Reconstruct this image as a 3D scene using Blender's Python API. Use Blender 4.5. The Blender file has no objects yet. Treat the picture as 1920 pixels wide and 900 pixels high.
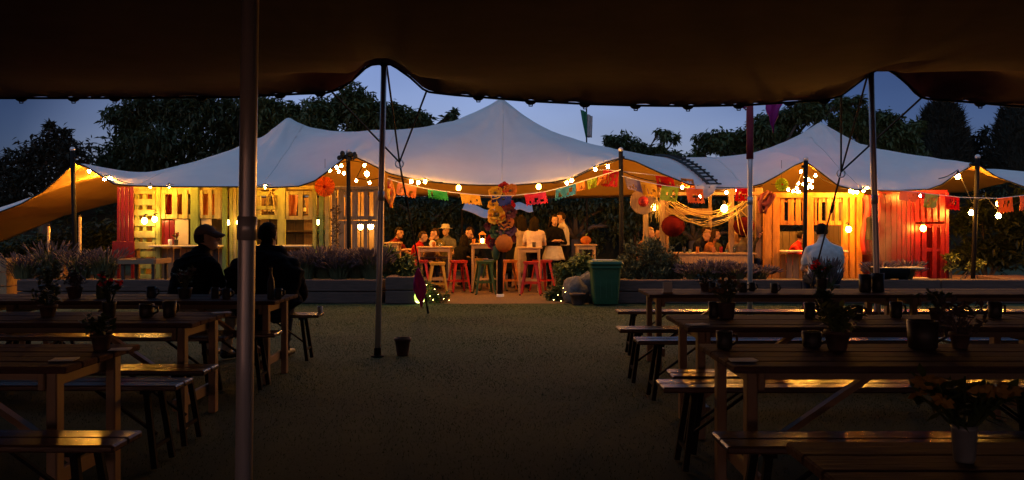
import bpy, bmesh, math, random
import numpy as np
from mathutils import Vector, Matrix, noise as mnoise
SC = bpy.context.scene
COL = SC.collection
R = math.radians
rnd = random.Random(7)
# ------------------------------------------------------------------ camera
FPX, HOR, CAMH = 1600.0, 425.0, 1.35          # focal length in photo pixels, horizon row, eye height
cam = bpy.data.cameras.new('camera'); cam_o = bpy.data.objects.new('camera', cam); COL.objects.link(cam_o)
cam_o.location = (0, 0, CAMH); cam_o.rotation_euler = (R(90), 0, 0)
cam.sensor_width = 36; cam.lens = 36 * FPX / 1920; cam.shift_y = (HOR - 450) / 1920
cam.clip_start = 0.05; cam.clip_end = 600
SC.camera = cam_o
# ------------------------------------------------------------------ world and sun (dusk, the sun is down behind the camera)
SKY_STRENGTH, SKY_TINT = 0.15, (1.02, .72, .87, 1)
SUN_EL, SUN_ROT = R(11), R(200)
w = bpy.data.worlds.new('World'); SC.world = w; w.use_nodes = True
nt = w.node_tree; bg = nt.nodes['Background']
sky = nt.nodes.new('ShaderNodeTexSky'); sky.sky_type = 'NISHITA'; sky.sun_disc = False
sky.sun_elevation = SUN_EL; sky.sun_rotation = SUN_ROT; sky.air_density = 1.0; sky.dust_density = 0.3; sky.ozone_density = 3.5
tc = nt.nodes.new('ShaderNodeTexCoord'); nz = nt.nodes.new('ShaderNodeTexNoise')
nz.inputs['Scale'].default_value = 2.2; nz.inputs['Detail'].default_value = 3
mp = nt.nodes.new('ShaderNodeMapping'); mp.inputs['Scale'].default_value = (1, 1, 2.4)
mr = nt.nodes.new('ShaderNodeMapRange'); mr.inputs[1].default_value = .3; mr.inputs[2].default_value = .7
mr.inputs[3].default_value = .62; mr.inputs[4].default_value = 1.2
mx = nt.nodes.new('ShaderNodeMix'); mx.data_type = 'RGBA'; mx.blend_type = 'MULTIPLY'; mx.inputs[0].default_value = 1
nt.links.new(tc.outputs['Generated'], mp.inputs[0]); nt.links.new(mp.outputs[0], nz.inputs['Vector'])
nt.links.new(nz.outputs[0], mr.inputs[0]); nt.links.new(sky.outputs[0], mx.inputs[6]); nt.links.new(mr.outputs[0], mx.inputs[7])
# dusk tint; bright ahead, and raised overhead and behind to light roof and poles
tint = nt.nodes.new('ShaderNodeMix'); tint.data_type = 'RGBA'; tint.blend_type = 'MULTIPLY'; tint.inputs[0].default_value = 1
tint.inputs[7].default_value = SKY_TINT
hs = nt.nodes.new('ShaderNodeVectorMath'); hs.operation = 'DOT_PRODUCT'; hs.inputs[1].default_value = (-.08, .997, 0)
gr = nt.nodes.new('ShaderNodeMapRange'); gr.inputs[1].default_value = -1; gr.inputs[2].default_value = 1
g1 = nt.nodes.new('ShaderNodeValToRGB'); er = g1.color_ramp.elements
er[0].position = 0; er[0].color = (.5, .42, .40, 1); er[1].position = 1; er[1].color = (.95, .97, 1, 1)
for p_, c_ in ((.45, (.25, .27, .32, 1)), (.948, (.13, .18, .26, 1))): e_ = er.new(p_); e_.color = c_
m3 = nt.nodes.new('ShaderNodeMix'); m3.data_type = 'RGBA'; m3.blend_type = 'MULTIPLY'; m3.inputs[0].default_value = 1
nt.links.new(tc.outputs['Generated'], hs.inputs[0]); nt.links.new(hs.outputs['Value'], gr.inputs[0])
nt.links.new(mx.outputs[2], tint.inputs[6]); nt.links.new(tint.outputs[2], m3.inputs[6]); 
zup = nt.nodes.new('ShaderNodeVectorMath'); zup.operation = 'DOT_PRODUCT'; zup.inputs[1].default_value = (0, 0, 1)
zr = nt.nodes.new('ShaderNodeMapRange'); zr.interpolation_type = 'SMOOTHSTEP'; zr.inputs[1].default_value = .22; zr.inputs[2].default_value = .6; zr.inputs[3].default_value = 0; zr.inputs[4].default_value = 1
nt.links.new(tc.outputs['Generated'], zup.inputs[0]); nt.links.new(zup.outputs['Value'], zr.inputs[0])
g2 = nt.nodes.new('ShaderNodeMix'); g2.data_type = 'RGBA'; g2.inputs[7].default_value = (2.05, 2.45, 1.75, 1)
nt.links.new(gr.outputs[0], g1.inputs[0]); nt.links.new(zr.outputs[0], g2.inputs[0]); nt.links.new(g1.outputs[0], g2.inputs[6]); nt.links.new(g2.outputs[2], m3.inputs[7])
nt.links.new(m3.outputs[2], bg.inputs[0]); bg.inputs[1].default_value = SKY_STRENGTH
sl = bpy.data.lights.new('sun', 'SUN'); sl.energy = 0.02; sl.angle = R(20); sl.color = (.8, .85, 1)
so = bpy.data.objects.new('sun', sl); COL.objects.link(so); so.rotation_euler = (R(70), 0, R(-25))
SC.view_settings.view_transform = 'Standard'; SC.view_settings.look = 'None'
SC.view_settings.exposure = 0; SC.view_settings.gamma = 1
try: SC.view_settings.use_curve_mapping = False
except Exception: pass
SC.cycles.use_denoising = True
SC.cycles.max_bounces = 6; SC.cycles.sample_clamp_indirect = 4
# ------------------------------------------------------------------ helpers
def P(px, py, Y):
    """the point at depth Y that the photograph shows at pixel px, py"""
    return Vector(((px - 960) / FPX * Y, Y, CAMH - (py - HOR) / FPX * Y))
def PX(px, Y): return (px - 960) / FPX * Y
def PZ(py, Y): return CAMH - (py - HOR) / FPX * Y
MATS = {}
def mat(name, col, rough=.6, metal=0, col2=None, scale=8, stretch=(1, 1, 1), bump=.15, emit=None, estr=0, spec=.5, bscale=None, transl=0):
    if name in MATS: return MATS[name]
    m = bpy.data.materials.new(name); m.use_nodes = True; MATS[name] = m
    t = m.node_tree; b = t.nodes['Principled BSDF']
    b.inputs['Roughness'].default_value = rough; b.inputs['Metallic'].default_value = metal
    b.inputs['Specular IOR Level'].default_value = spec
    c2 = col2 if col2 else tuple(c * .6 for c in col)
    tcn = t.nodes.new('ShaderNodeTexCoord'); mpn = t.nodes.new('ShaderNodeMapping'); mpn.inputs['Scale'].default_value = stretch
    n = t.nodes.new('ShaderNodeTexNoise'); n.inputs['Scale'].default_value = scale; n.inputs['Detail'].default_value = 5; n.inputs['Roughness'].default_value = .65
    rp = t.nodes.new('ShaderNodeValToRGB'); rp.color_ramp.elements[0].position = .3; rp.color_ramp.elements[1].position = .7
    rp.color_ramp.elements[0].color = (*c2, 1); rp.color_ramp.elements[1].color = (*col, 1)
    t.links.new(tcn.outputs['Object'], mpn.inputs[0]); t.links.new(mpn.outputs[0], n.inputs['Vector'])
    t.links.new(n.outputs[0], rp.inputs[0]); t.links.new(rp.outputs[0], b.inputs['Base Color'])
    if bump:
        bp = t.nodes.new('ShaderNodeBump'); bp.inputs['Strength'].default_value = bump; bp.inputs['Distance'].default_value = .02
        if bscale:
            n2 = t.nodes.new('ShaderNodeTexNoise'); n2.inputs['Scale'].default_value = bscale; n2.inputs['Detail'].default_value = 4
            t.links.new(mpn.outputs[0], n2.inputs['Vector']); t.links.new(n2.outputs[0], bp.inputs['Height'])
        else: t.links.new(n.outputs[0], bp.inputs['Height'])
        t.links.new(bp.outputs[0], b.inputs['Normal'])
    if emit:
        b.inputs['Emission Color'].default_value = (*emit, 1); b.inputs['Emission Strength'].default_value = estr
    if transl:
        tr = t.nodes.new('ShaderNodeBsdfTranslucent'); ms = t.nodes.new('ShaderNodeMixShader'); ms.inputs[0].default_value = transl
        t.links.new(rp.outputs[0], tr.inputs[0]); t.links.new(b.outputs[0], ms.inputs[1]); t.links.new(tr.outputs[0], ms.inputs[2])
        t.links.new(ms.outputs[0], t.nodes['Material Output'].inputs[0])
    return m
def tag(o, label=None, cat=None, group=None, kind=None):
    if label: o['label'] = label
    if cat: o['category'] = cat
    if group: o['group'] = group
    if kind: o['kind'] = kind
    return o
def thing(name, label, cat, loc=(0, 0, 0), rz=0, group=None):
    o = bpy.data.objects.new(name, None); COL.objects.link(o); o.empty_display_size = .1
    o.location = loc; o.rotation_euler = (0, 0, rz)
    return tag(o, label, cat, group)
def children(o): return [c for c in bpy.data.objects if c.parent is o]
def copy_tree(o, parent=None):
    c = o.copy(); COL.objects.link(c)
    if parent: c.parent = parent
    for ch in list(o.children): copy_tree(ch, c)
    return c
def relabel(o, label, loc=None, rz=None, group=None):
    o['label'] = label
    if group: o['group'] = group
    if loc is not None: o.location = loc
    if rz is not None: o.rotation_euler = (0, 0, rz)
    return o
def setmat_tree(o, name_prefix, m):
    """a copied thing in another paint: its matching parts get mesh copies with that material"""
    for c in [o] + list(o.children_recursive):
        if c.type == 'MESH' and c.name.startswith(name_prefix):
            c.data = c.data.copy(); c.data.materials.clear(); c.data.materials.append(m)
class MB:
    def __init__(s): s.v = []; s.f = []; s.m = []
    def add(s, vs, fs, mi=0):
        o = len(s.v); s.v += [tuple(v) for v in vs]; s.f += [tuple(o + i for i in f) for f in fs]; s.m += [mi] * len(fs); return s
    def box(s, c, d, rz=0, mi=0, rot=None, bev=0):
        M = rot if rot else Matrix.Rotation(rz, 3, 'Z'); c = Vector(c); h = [x / 2 for x in d]
        if bev and min(h) > bev * 1.5:
            b = bev; vs = []
            # chamfered box: three insets per axis
            pts = []
            for ax in range(3):
                for sg in (-1, 1):
                    ring = []
                    o1, o2 = [a for a in range(3) if a != ax]
                    for (u, v) in ((-1, -1), (1, -1), (1, 1), (-1, 1)):
                        p = [0, 0, 0]; p[ax] = sg * h[ax]; p[o1] = u * (h[o1] - b); p[o2] = v * (h[o2] - b); ring.append(p)
                    pts.append(ring)
            bm = bmesh.new()
            for r_ in pts:
                for p in r_: bm.verts.new(c + M @ Vector(p))
            bmesh.ops.convex_hull(bm, input=bm.verts)
            bm.verts.index_update()
            vs = [v.co.copy() for v in bm.verts]; fs = [[v.index for v in f.verts] for f in bm.faces]; bm.free()
            return s.add(vs, fs, mi)
        vs = [c + M @ Vector((x * h[0], y * h[1], z * h[2])) for x in (-1, 1) for y in (-1, 1) for z in (-1, 1)]
        return s.add(vs, [(0, 1, 3, 2), (4, 6, 7, 5), (0, 4, 5, 1), (2, 3, 7, 6), (0, 2, 6, 4), (1, 5, 7, 3)], mi)
    def bar(s, p, q, w, h, mi=0, up=(0, 0, 1)):
        p, q = Vector(p), Vector(q); d = (q - p); L = d.length; d.normalize(); u = Vector(up)
        if abs(d.dot(u)) > .98: u = Vector((0, 1, 0))
        sd = d.cross(u).normalized(); u = sd.cross(d)
        M = Matrix((sd, d, u)).transposed()
        return s.box((p + q) / 2, (w, L, h), rot=M, mi=mi)
    def tube(s, pts, r, n=8, mi=0, caps=True, flat=1.0):
        pts = [Vector(p) for p in pts]; rs = r if isinstance(r, (list, tuple)) else [r] * len(pts)
        vs = []; fs = []; pu = None
        for i, p in enumerate(pts):
            d = (pts[min(i + 1, len(pts) - 1)] - pts[max(i - 1, 0)]).normalized()
            u = pu if pu else (Vector((0, 0, 1)) if abs(d.z) < .9 else Vector((1, 0, 0)))
            a = d.cross(u).normalized(); u = a.cross(d).normalized(); pu = u
            for k in range(n):
                t = 2 * math.pi * k / n; vs.append(p + (a * math.cos(t) + u * math.sin(t) * flat) * rs[i])
        for i in range(len(pts) - 1):
            for k in range(n): fs.append((i * n + k, i * n + (k + 1) % n, (i + 1) * n + (k + 1) % n, (i + 1) * n + k))
        if caps: fs.append(tuple(range(n))[::-1]); fs.append(tuple((len(pts) - 1) * n + k for k in range(n)))
        return s.add(vs, fs, mi)
    def lathe(s, prof, c=(0, 0, 0), n=16, mi=0, sx=1, sy=1):
        c = Vector(c); vs = []; fs = []
        for (r, z) in prof:
            for k in range(n):
                t = 2 * math.pi * k / n; vs.append(c + Vector((r * math.cos(t) * sx, r * math.sin(t) * sy, z)))
        for i in range(len(prof) - 1):
            for k in range(n): fs.append((i * n + k, i * n + (k + 1) % n, (i + 1) * n + (k + 1) % n, (i + 1) * n + k))
        if prof[0][0] > 1e-4: fs.append(tuple(range(n))[::-1])
        if prof[-1][0] > 1e-4: fs.append(tuple((len(prof) - 1) * n + k for k in range(n)))
        return s.add(vs, fs, mi)
    def sphere(s, c, r, n=10, m=7, mi=0, M=None):
        c = Vector(c); r = r if isinstance(r, (tuple, list)) else (r, r, r); vs = []; fs = []
        for i in range(m + 1):
            a = math.pi * i / m
            for k in range(n):
                t = 2 * math.pi * k / n
                v = Vector((r[0] * math.sin(a) * math.cos(t), r[1] * math.sin(a) * math.sin(t), r[2] * math.cos(a)))
                vs.append(c + (M @ v if M else v))
        for i in range(m):
            for k in range(n): fs.append((i * n + k, (i + 1) * n + k, (i + 1) * n + (k + 1) % n, i * n + (k + 1) % n))
        return s.add(vs, fs, mi)
    def build(s, name, m, parent=None, smooth=False, loc=None, weld=False):
        me = bpy.data.meshes.new(name); me.from_pydata(s.v, [], s.f)
        for mm in (m if isinstance(m, (list, tuple)) else [m]): me.materials.append(mm)
        if any(s.m): me.polygons.foreach_set('material_index', s.m)
        if smooth: me.polygons.foreach_set('use_smooth', [True] * len(s.f))
        if weld:
            bm = bmesh.new(); bm.from_mesh(me); bmesh.ops.remove_doubles(bm, verts=bm.verts, dist=1e-4); bm.to_mesh(me); bm.free()
        me.update()
        o = bpy.data.objects.new(name, me); COL.objects.link(o)
        if parent: o.parent = parent
        if loc is not None: o.location = loc
        return o
def sheet(name, V, nu, nv, m, parent=None, thick=.004, smooth=True):
    """a cloth grid of nu x nv points with a real thickness"""
    f = [(j * nu + i, j * nu + i + 1, (j + 1) * nu + i + 1, (j + 1) * nu + i) for j in range(nv - 1) for i in range(nu - 1)]
    me = bpy.data.meshes.new(name); me.from_pydata([tuple(v) for v in V], [], f)
    for mm in (m if isinstance(m, (list, tuple)) else [m]): me.materials.append(mm)
    if smooth: me.polygons.foreach_set('use_smooth', [True] * len(f))
    o = bpy.data.objects.new(name, me); COL.objects.link(o)
    if parent: o.parent = parent
    if thick:
        md = o.modifiers.new('thickness', 'SOLIDIFY'); md.thickness = thick; md.offset = -1
        if len(me.materials) > 1: md.material_offset = 1
    return o
def interp(tab, x):
    if x <= tab[0][0]: return tab[0][1]
    for (a, b), (c, d) in zip(tab, tab[1:]):
        if x <= c: return b + (d - b) * (x - a) / (c - a)
    return tab[-1][1]
def smin(tab, x, w_=14, n=5):
    return sum(interp(tab, x + (k - (n - 1) / 2) * w_ / (n - 1) * 2) for k in range(n)) / n
def lerp(a, b, t): return a + (b - a) * t
def sstep(t): t = max(0, min(1, t)); return t * t * (3 - 2 * t)
# ------------------------------------------------------------------ materials
M_alu = mat('brushed_aluminium', (.78, .70, .68), .34, .4, (.6, .53, .52), 30, (1, 1, .03), .05)
M_black = mat('black_steel', (.009, .008, .008), .8, 0, (.014, .013, .013), 12, spec=.12)
M_rope = mat('black_webbing', (.015, .014, .014), .8)
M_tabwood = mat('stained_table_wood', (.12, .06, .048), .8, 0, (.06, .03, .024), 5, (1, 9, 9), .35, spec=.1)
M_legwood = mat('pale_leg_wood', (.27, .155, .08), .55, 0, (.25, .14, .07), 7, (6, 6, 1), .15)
M_bench = mat('varnished_bench_wood', (.13, .062, .036), .26, 0, (.065, .032, .018), 4, (1, 10, 10), .12, spec=.65)
M_lime = mat('lime_painted_timber', (.46, .48, .10), .55, 0, (.19, .21, .045), 4, (3, 3, .7), .4)
M_limepale = mat('pale_yellow_painted_timber', (.58, .52, .16), .55, 0, (.26, .23, .07), 4, (3, 3, .7), .4)
M_green = mat('leaf_green_painted_timber', (.24, .36, .08), .55, 0, (.14, .22, .05), 8, (3, 3, .7), .2)
M_yellow = mat('yellow_painted_timber', (.64, .26, .025), .5, 0, (.28, .10, .012), 4, (3, 3, .7), .4)
M_redp = mat('red_painted_timber', (.20, .008, .008), .3, 0, (.10, .004, .005), 8, (4, 4, .6), .2)
M_grey = mat('weathered_grey_timber', (.20, .18, .17), .7, 0, (.10, .09, .085), 10, (5, 5, .5), .35)
M_sleeper = mat('old_sleeper_timber', (.13, .07, .05), .85, 0, (.07, .04, .03), 6, (.6, 4, 4), .5)
M_rawwood = mat('raw_pallet_timber', (.40, .25, .11), .6, 0, (.24, .14, .06), 8, (4, 4, .7), .25)
M_darkwood = mat('dark_stained_timber', (.07, .045, .03), .6, 0, (.035, .022, .016), 8, (4, 4, .7), .25)
M_cream = mat('cream_board', (.72, .62, .36), .6, 0, (.6, .5, .28), 4)
M_earth = mat('bark_chip_floor', (.17, .10, .045), .9, 0, (.08, .045, .02), 22, (1, 1, 1), .6, bscale=60)
M_soil = mat('planter_soil', (.05, .035, .025), .95, 0, (.025, .018, .012), 25, (1, 1, 1), .6)
M_stone = mat('grey_stone', (.15, .135, .125), .8, 0, (.05, .046, .044), 12, (1, 1, 1), .8)
M_lawn = mat('short_lawn', (.030, .055, .012), 1, 0, (.015, .030, .007), .7, (1, 1, 1), .2, bscale=90)
M_blade = mat('grass_blade', (.030, .058, .012), 1, 0, (.015, .031, .007), .7, transl=.5, bump=0, spec=0)
M_leafd = mat('dark_green_leaf', (.05, .075, .024), .6, 0, (.016, .026, .01), 1.3, transl=.2, bump=0)
M_leafm = mat('mid_green_leaf', (.085, .12, .035), .6, 0, (.028, .042, .014), 1.3, transl=.2, bump=0)
M_leafy = mat('light_green_leaf', (.16, .19, .05), .55, 0, (.07, .1, .025), 3, transl=.25, bump=0)
M_con = mat('conifer_needles', (.022, .024, .013), .9, 0, (.01, .012, .007), 2, bump=0)
M_bark = mat('tree_bark', (.10, .075, .055), .9, 0, (.05, .038, .03), 8, (5, 5, .7), .7)
M_lav = mat('lavender_stem', (.12, .13, .05), .8, 0, (.055, .06, .026), 3, bump=0)
M_lavf = mat('lavender_flower', (.13, .085, .085), .8, 0, (.08, .055, .055), 6, bump=0)
M_terra = mat('dark_clay_pot', (.10, .05, .035), .7, 0, (.055, .03, .022), 9)
M_bulb = mat('lit_bulb_glass', (1, .8, .5), .3, 0, emit=(1, .40, .045), estr=1150, bump=0)
M_bulbs = mat('lit_dim_bulb_glass', (1, .8, .5), .3, 0, emit=(1, .40, .045), estr=700, bump=0)
M_bulbx = mat('lit_strong_bulb_glass', (1, .8, .5), .3, 0, emit=(1, .42, .05), estr=1000, bump=0)
M_bulb_added = mat('added_wing_bulb_glass', (1, .8, .5), .3, 0, emit=(1, .38, .04), estr=4200, bump=0)
M_lampx = mat('lit_strong_amber_lamp', (1, .6, .3), .3, 0, emit=(1, .36, .04), estr=1100, bump=0)
M_added_fairy = mat('added_fairy_bulb', (1, .9, .6), .3, 0, emit=(1, .62, .16), estr=45, bump=0)
M_bulbw = mat('lit_pale_bulb_glass', (1, .9, .7), .3, 0, emit=(1, .36, .06), estr=750, bump=0)
M_lamp = mat('lit_lamp_glass', (1, .8, .5), .3, 0, emit=(1, .54, .13), estr=75, bump=0)
M_lampf = mat('lit_frosted_lamp', (1, .8, .5), .4, 0, emit=(1, .62, .2), estr=55, bump=0)
M_lampo = mat('lit_amber_lamp', (1, .6, .3), .3, 0, emit=(1, .30, .03), estr=180, bump=0)
M_candle = mat('lit_candle_wax', (1, .8, .5), .5, 0, emit=(1, .42, .09), estr=90, bump=0)
M_socket = mat('bulb_socket', (.02, .02, .02), .5)
M_paper = mat('white_paper', (.75, .74, .72), .7, 0, (.68, .67, .66), 5, bump=.05)
M_glassd = mat('dark_glazed_mug', (.035, .025, .022), .5, 0, (.02, .015, .014), 9, bump=.03)
M_glass = mat('smoky_glass', (.25, .26, .22), .08, 0, (.2, .21, .18), 3, bump=0)
MATS['smoky_glass'].node_tree.nodes['Principled BSDF'].inputs['Transmission Weight'].default_value = .8
def paint(name, c, rough=.45, **k): return mat(name, c, rough, 0, tuple(x * .75 for x in c), 9, **k)
# ------------------------------------------------------------------ ground
def ground_sheet(name, x0, x1, y0, y1, z, m, n=2):
    V = []; F = []
    for j in range(n + 1):
        for i in range(n + 1): V.append((lerp(x0, x1, i / n), lerp(y0, y1, j / n), z))
    for j in range(n):
        for i in range(n): a = j * (n + 1) + i; F.append((a, a + 1, a + n + 2, a + n + 1))
    o = MB().add(V, F).build(name, m); tag(o, kind='structure'); return o
ground_sheet('lawn', -250, 250, -60, 400, 0, M_lawn)
def patio():
    # bark floor under the far tent, with a worn wavy front edge
    V = []; F = []; n = 60
    for i in range(n + 1):
        x = lerp(-13, 13, i / n); V.append((x, 14.93 + .05 * math.sin(x * 3.1) + .03 * math.sin(x * 8.7), .004)); V.append((x, 23.5, .004))
    for i in range(n): F.append((2 * i, 2 * i + 2, 2 * i + 3, 2 * i + 1))
    tag(MB().add(V, F).build('patio', M_earth), kind='structure')
patio()
# short grass in the open part of the lawn
def grass():
    n = 240000; r = np.random.default_rng(3)
    y = 3.4 + 11.5 * r.random(n) ** .5; x = (r.random(n) - .5) * (y * .85 + 2.5)
    h = .005 + .010 * r.random(n); a = r.random(n) * 2 * np.pi; l = (r.random((n, 2)) - .5) * .02
    wd = .0012 + .0012 * r.random(n)
    cl = np.sin(x * 2.3 + np.sin(y * 1.7)) * np.sin(y * 2.9 + np.cos(x * 1.3)); h *= 1 + .3 * cl
    V = np.zeros((n, 3, 3)); V[:, 0] = np.stack([x - np.cos(a) * wd, y - np.sin(a) * wd, 0 * x], 1); V[:, 1] = np.stack([x + np.cos(a) * wd, y + np.sin(a) * wd, 0 * x], 1)
    V[:, 2] = np.stack([x + l[:, 0], y + l[:, 1], h], 1)
    me = bpy.data.meshes.new('grass'); me.from_pydata(V.reshape(-1, 3).tolist(), [], np.arange(3 * n).reshape(n, 3).tolist()); me.materials.append(M_blade)
    o = bpy.data.objects.new('grass', me); COL.objects.link(o); tag(o, 'short trodden grass of the lawn between the table rows', 'grass', kind='stuff')
grass()
# ------------------------------------------------------------------ near canopy (the tent the camera stands under)
CY = 8.9
EDGE = [(-900, 190), (-300, 186), (0, 183), (200, 183), (440, 181), (560, 175), (612, 173), (640, 165), (660, 150), (690, 122), (704, 119), (735, 120), (770, 145), (795, 168), (806, 172), (850, 177), (900, 181), (1000, 189), (1100, 194), (1200, 197), (1300, 198), (1400, 196), (1480, 191), (1545, 187), (1578, 178), (1620, 146), (1640, 131), (1670, 131), (1700, 155), (1722, 180), (1742, 185), (1800, 189), (1880, 196), (1920, 199), (2300, 205), (2900, 215)]
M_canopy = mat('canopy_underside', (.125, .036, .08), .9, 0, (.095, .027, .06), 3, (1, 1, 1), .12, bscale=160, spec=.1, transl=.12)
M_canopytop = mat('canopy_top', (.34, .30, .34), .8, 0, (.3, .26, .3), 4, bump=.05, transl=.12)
def canopy():
    t = thing('stretch_canopy', 'dark stretch tent roof overhead, open in front to the lit pavilion', 'canopy', (0, CY, 0))
    xs = [-14 + 28 * i / 420 for i in range(421)]
    ys = [0, .03, .1, .22, .4, .65, 1, 1.5, 2, 2.7, 3.5, 4.5, 5.5, 7, 8.5, 10, 12, 14, 16]
    V = []
    for d in ys:
        for x in xs:
            ze = PZ(interp(EDGE, 960 + x * FPX / CY), CY)
            zb = PZ(187, CY)
            bump = sum(math.exp(-((x - PX(q, CY)) / .55) ** 2) for q in (716, 1655))
            zc = 2.66 - .10 * sstep(d / 3) + .015 * math.sin(x * 2.1)
            k = sstep(d / 1.9)
            z = lerp(ze, zc, k) + .34 * bump * math.exp(-((d - .85) / .6) ** 2) * sstep(d / .5) + .012 * math.sin(x * 23 + 6 * math.sin(x * 3)) * math.exp(-d * 2.5)
            if CY - d > 1.2:      # the roof never dips below its own front edge seen from under it
                z = max(z, CAMH + (PZ(interp(EDGE, 960 + x * FPX / (CY - d)), CY) - CAMH) * (CY - d) / CY + .05 * sstep(d / 1.2))
            fall = sstep((abs(x) - 8.5) / 5); z = lerp(z, .25, fall * .97); z = lerp(z, 2.3, sstep((d - 12) / 4) * (1 - fall))
            V.append((x, -d, z))
    nu = len(xs)
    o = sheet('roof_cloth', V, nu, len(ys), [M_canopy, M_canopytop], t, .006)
    # normals point up (+z): flip check not needed, solidify gives the underside the second material
    hem = MB(); hem.tube([(x, 0, PZ(interp(EDGE, 960 + x * FPX / CY), CY) - .006) for x in xs], .013, 6); hem.build('hem', M_rope, t, True)
    for px in (-60, 40, 138, 215, 378, 525, 600, 897, 995, 1097, 1192, 1290, 1385, 1480, 1545, 1838, 1960):
        x = PX(px, CY); z = PZ(interp(EDGE, px), CY)
        m = MB(); pr = []
        for k in range(9):
            a = math.pi * k / 8; pr.append((x + .062 * math.cos(a), 0, z - .045 * math.sin(a)))
        m.add([(p[0], -.012, p[2]) for p in pr] + [(p[0], .012, p[2]) for p in pr],
              [tuple(range(9)), tuple(range(17, 8, -1))] + [(i, i + 9, i + 10, i + 1) for i in range(8)])
        m.tube([(x - .02, 0, z - .03), (x - .016, .0, z - .058), (x + .016, 0, z - .058), (x + .02, 0, z - .03)], .007, 5)
        m.build('webbing_tab', M_rope, t)
    for px, w_ in ((719, 34), (1655, 34)):
        x = PX(px, CY); z = PZ(interp(EDGE, px), CY)
        m = MB(); m.box((x, -.02, z + .012), (.2, .05, .03)); m.build('reinforced_patch', M_rope, t)
canopy()
def pole(label, px0, py0, px1, Y, py1=None, r=.034, name='tent_pole', m=M_alu, base=True, top=True):
    b = Vector((PX(px1, Y), Y, 0)); tp = P(px0, py0, Y)
    t = thing(name, label, 'pole', b); tp = tp - b
    MB().tube([(0, 0, 0), tp * .33, tp * .66, tp], r, 20).build('shaft', m, t, True)
    for c in t.children: c.data.polygons[-1].use_smooth = False
    if base:
        MB().lathe([(r * 2.2, 0), (r * 2.2, .012), (r * 1.25, .02), (r * 1.2, .09), (r * 1.01, .095)], n=20).build('foot', M_black, t)
    q = tp * .55; MB().tube([q - tp.normalized() * .05, q + tp.normalized() * .05], r * 1.12, 20).build('collar', m, t, True)
    if top: MB().sphere(tp, r * 1.25, 12, 8).build('cap', M_black, t, True)
    return t
pole('thick aluminium tent pole closest to the camera, beside the two seated men', 470, -60, 455, 3.6, r=.036, top=False)
pole('thin aluminium pole under the canopy peak, standing near the flower pot on the lawn', 720, 121, 708, CY - .04, r=.031)
pole('thin aluminium pole under the canopy peak above the trestle tables and benches', 1633, 133, 1648, CY - .04, r=.031)
def flag_pole():
    Y = 11.0
    t = pole('aluminium flag pole with a maroon cloth sleeve round its upper half', 1407, 176, 1406, Y, r=.032, name='flag_pole', m=M_alu)
    b = t.location
    m = MB(); z0, z1 = PZ(298, Y), PZ(192, Y)
    m.lathe([(.033, z0), (.046, z0), (.044, z0 + .3), (.047, z0 + .5), (.043, z1), (.033, z1)], n=14); m.build('sleeve', paint('maroon_cloth', (.20, .012, .03), .8), t, True)
flag_pole()
def pennant(label, pts, Y, col, nm='pennant', fold=.02, group=None):
    b = P(*pts[0], Y); t = thing(nm, label, 'flag', b, group=group)
    V = []; n = 9
    a, c, e = (P(*p, Y) - b for p in pts[:3])       # two top corners and the tip
    for j in range(n):
        v = j / (n - 1)
        l = a.lerp(e, v); r_ = c.lerp(e, v)
        for i in range(n):
            p = l.lerp(r_, i / (n - 1)); p.y += fold * math.sin(i * 1.3 + j * .7); p.x += .008 * math.sin(j * 1.9); V.append(p)
    sheet('cloth', V, n, n, col, t, .002)
    return t
M_mag = paint('magenta_cloth', (.42, .02, .30), .7, transl=.35); M_purp = paint('purple_cloth', (.22, .02, .2), .7, transl=.3)
pennant('magenta triangular pennant hanging from the tent edge beside the maroon sleeve', [(1433, 188), (1467, 188), (1449, 250)], 9.3, M_mag)
pennant('short purple pennant tucked under the tent edge touching the maroon sleeve', [(1376, 190), (1404, 190), (1398, 207)], 9.3, M_purp)
def tall_pennant():
    Y = 24
    t = thing('flag', 'green and white vertical flag drooping above the pavilion roof', 'flag', (PX(1101, Y), Y, 0))
    b = t.location; n = 8; 
    for (xa, xb, ta, tb, m, nmx) in ((1088, 1100, 1098, 1101, paint('green_cloth', (.03, .25, .13), .7, transl=.3), 'green_band'), (1100, 1111, 1101, 1110, paint('white_cloth', (.6, .58, .55), .7, transl=.3), 'white_band')):
        V = []
        for j in range(n):
            v = j / (n - 1)
            for i in range(n):
                u = i / (n - 1); p = P(lerp(lerp(xa, xb, u), lerp(ta, tb, u), v), lerp(205 + (8 if xa > 1095 else 0) + 5 * u, 258, v), Y) - b
                p.y += .04 * math.sin(i * 1.5 + j * .6); V.append(p)
        sheet(nmx, V, n, n, m, t, .003)
    MB().tube([(0, .05, 0), P(1100, 204, Y) - b + Vector((0, .05, 0))], .02, 8).build('mast', M_black, t)
tall_pennant()
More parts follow.
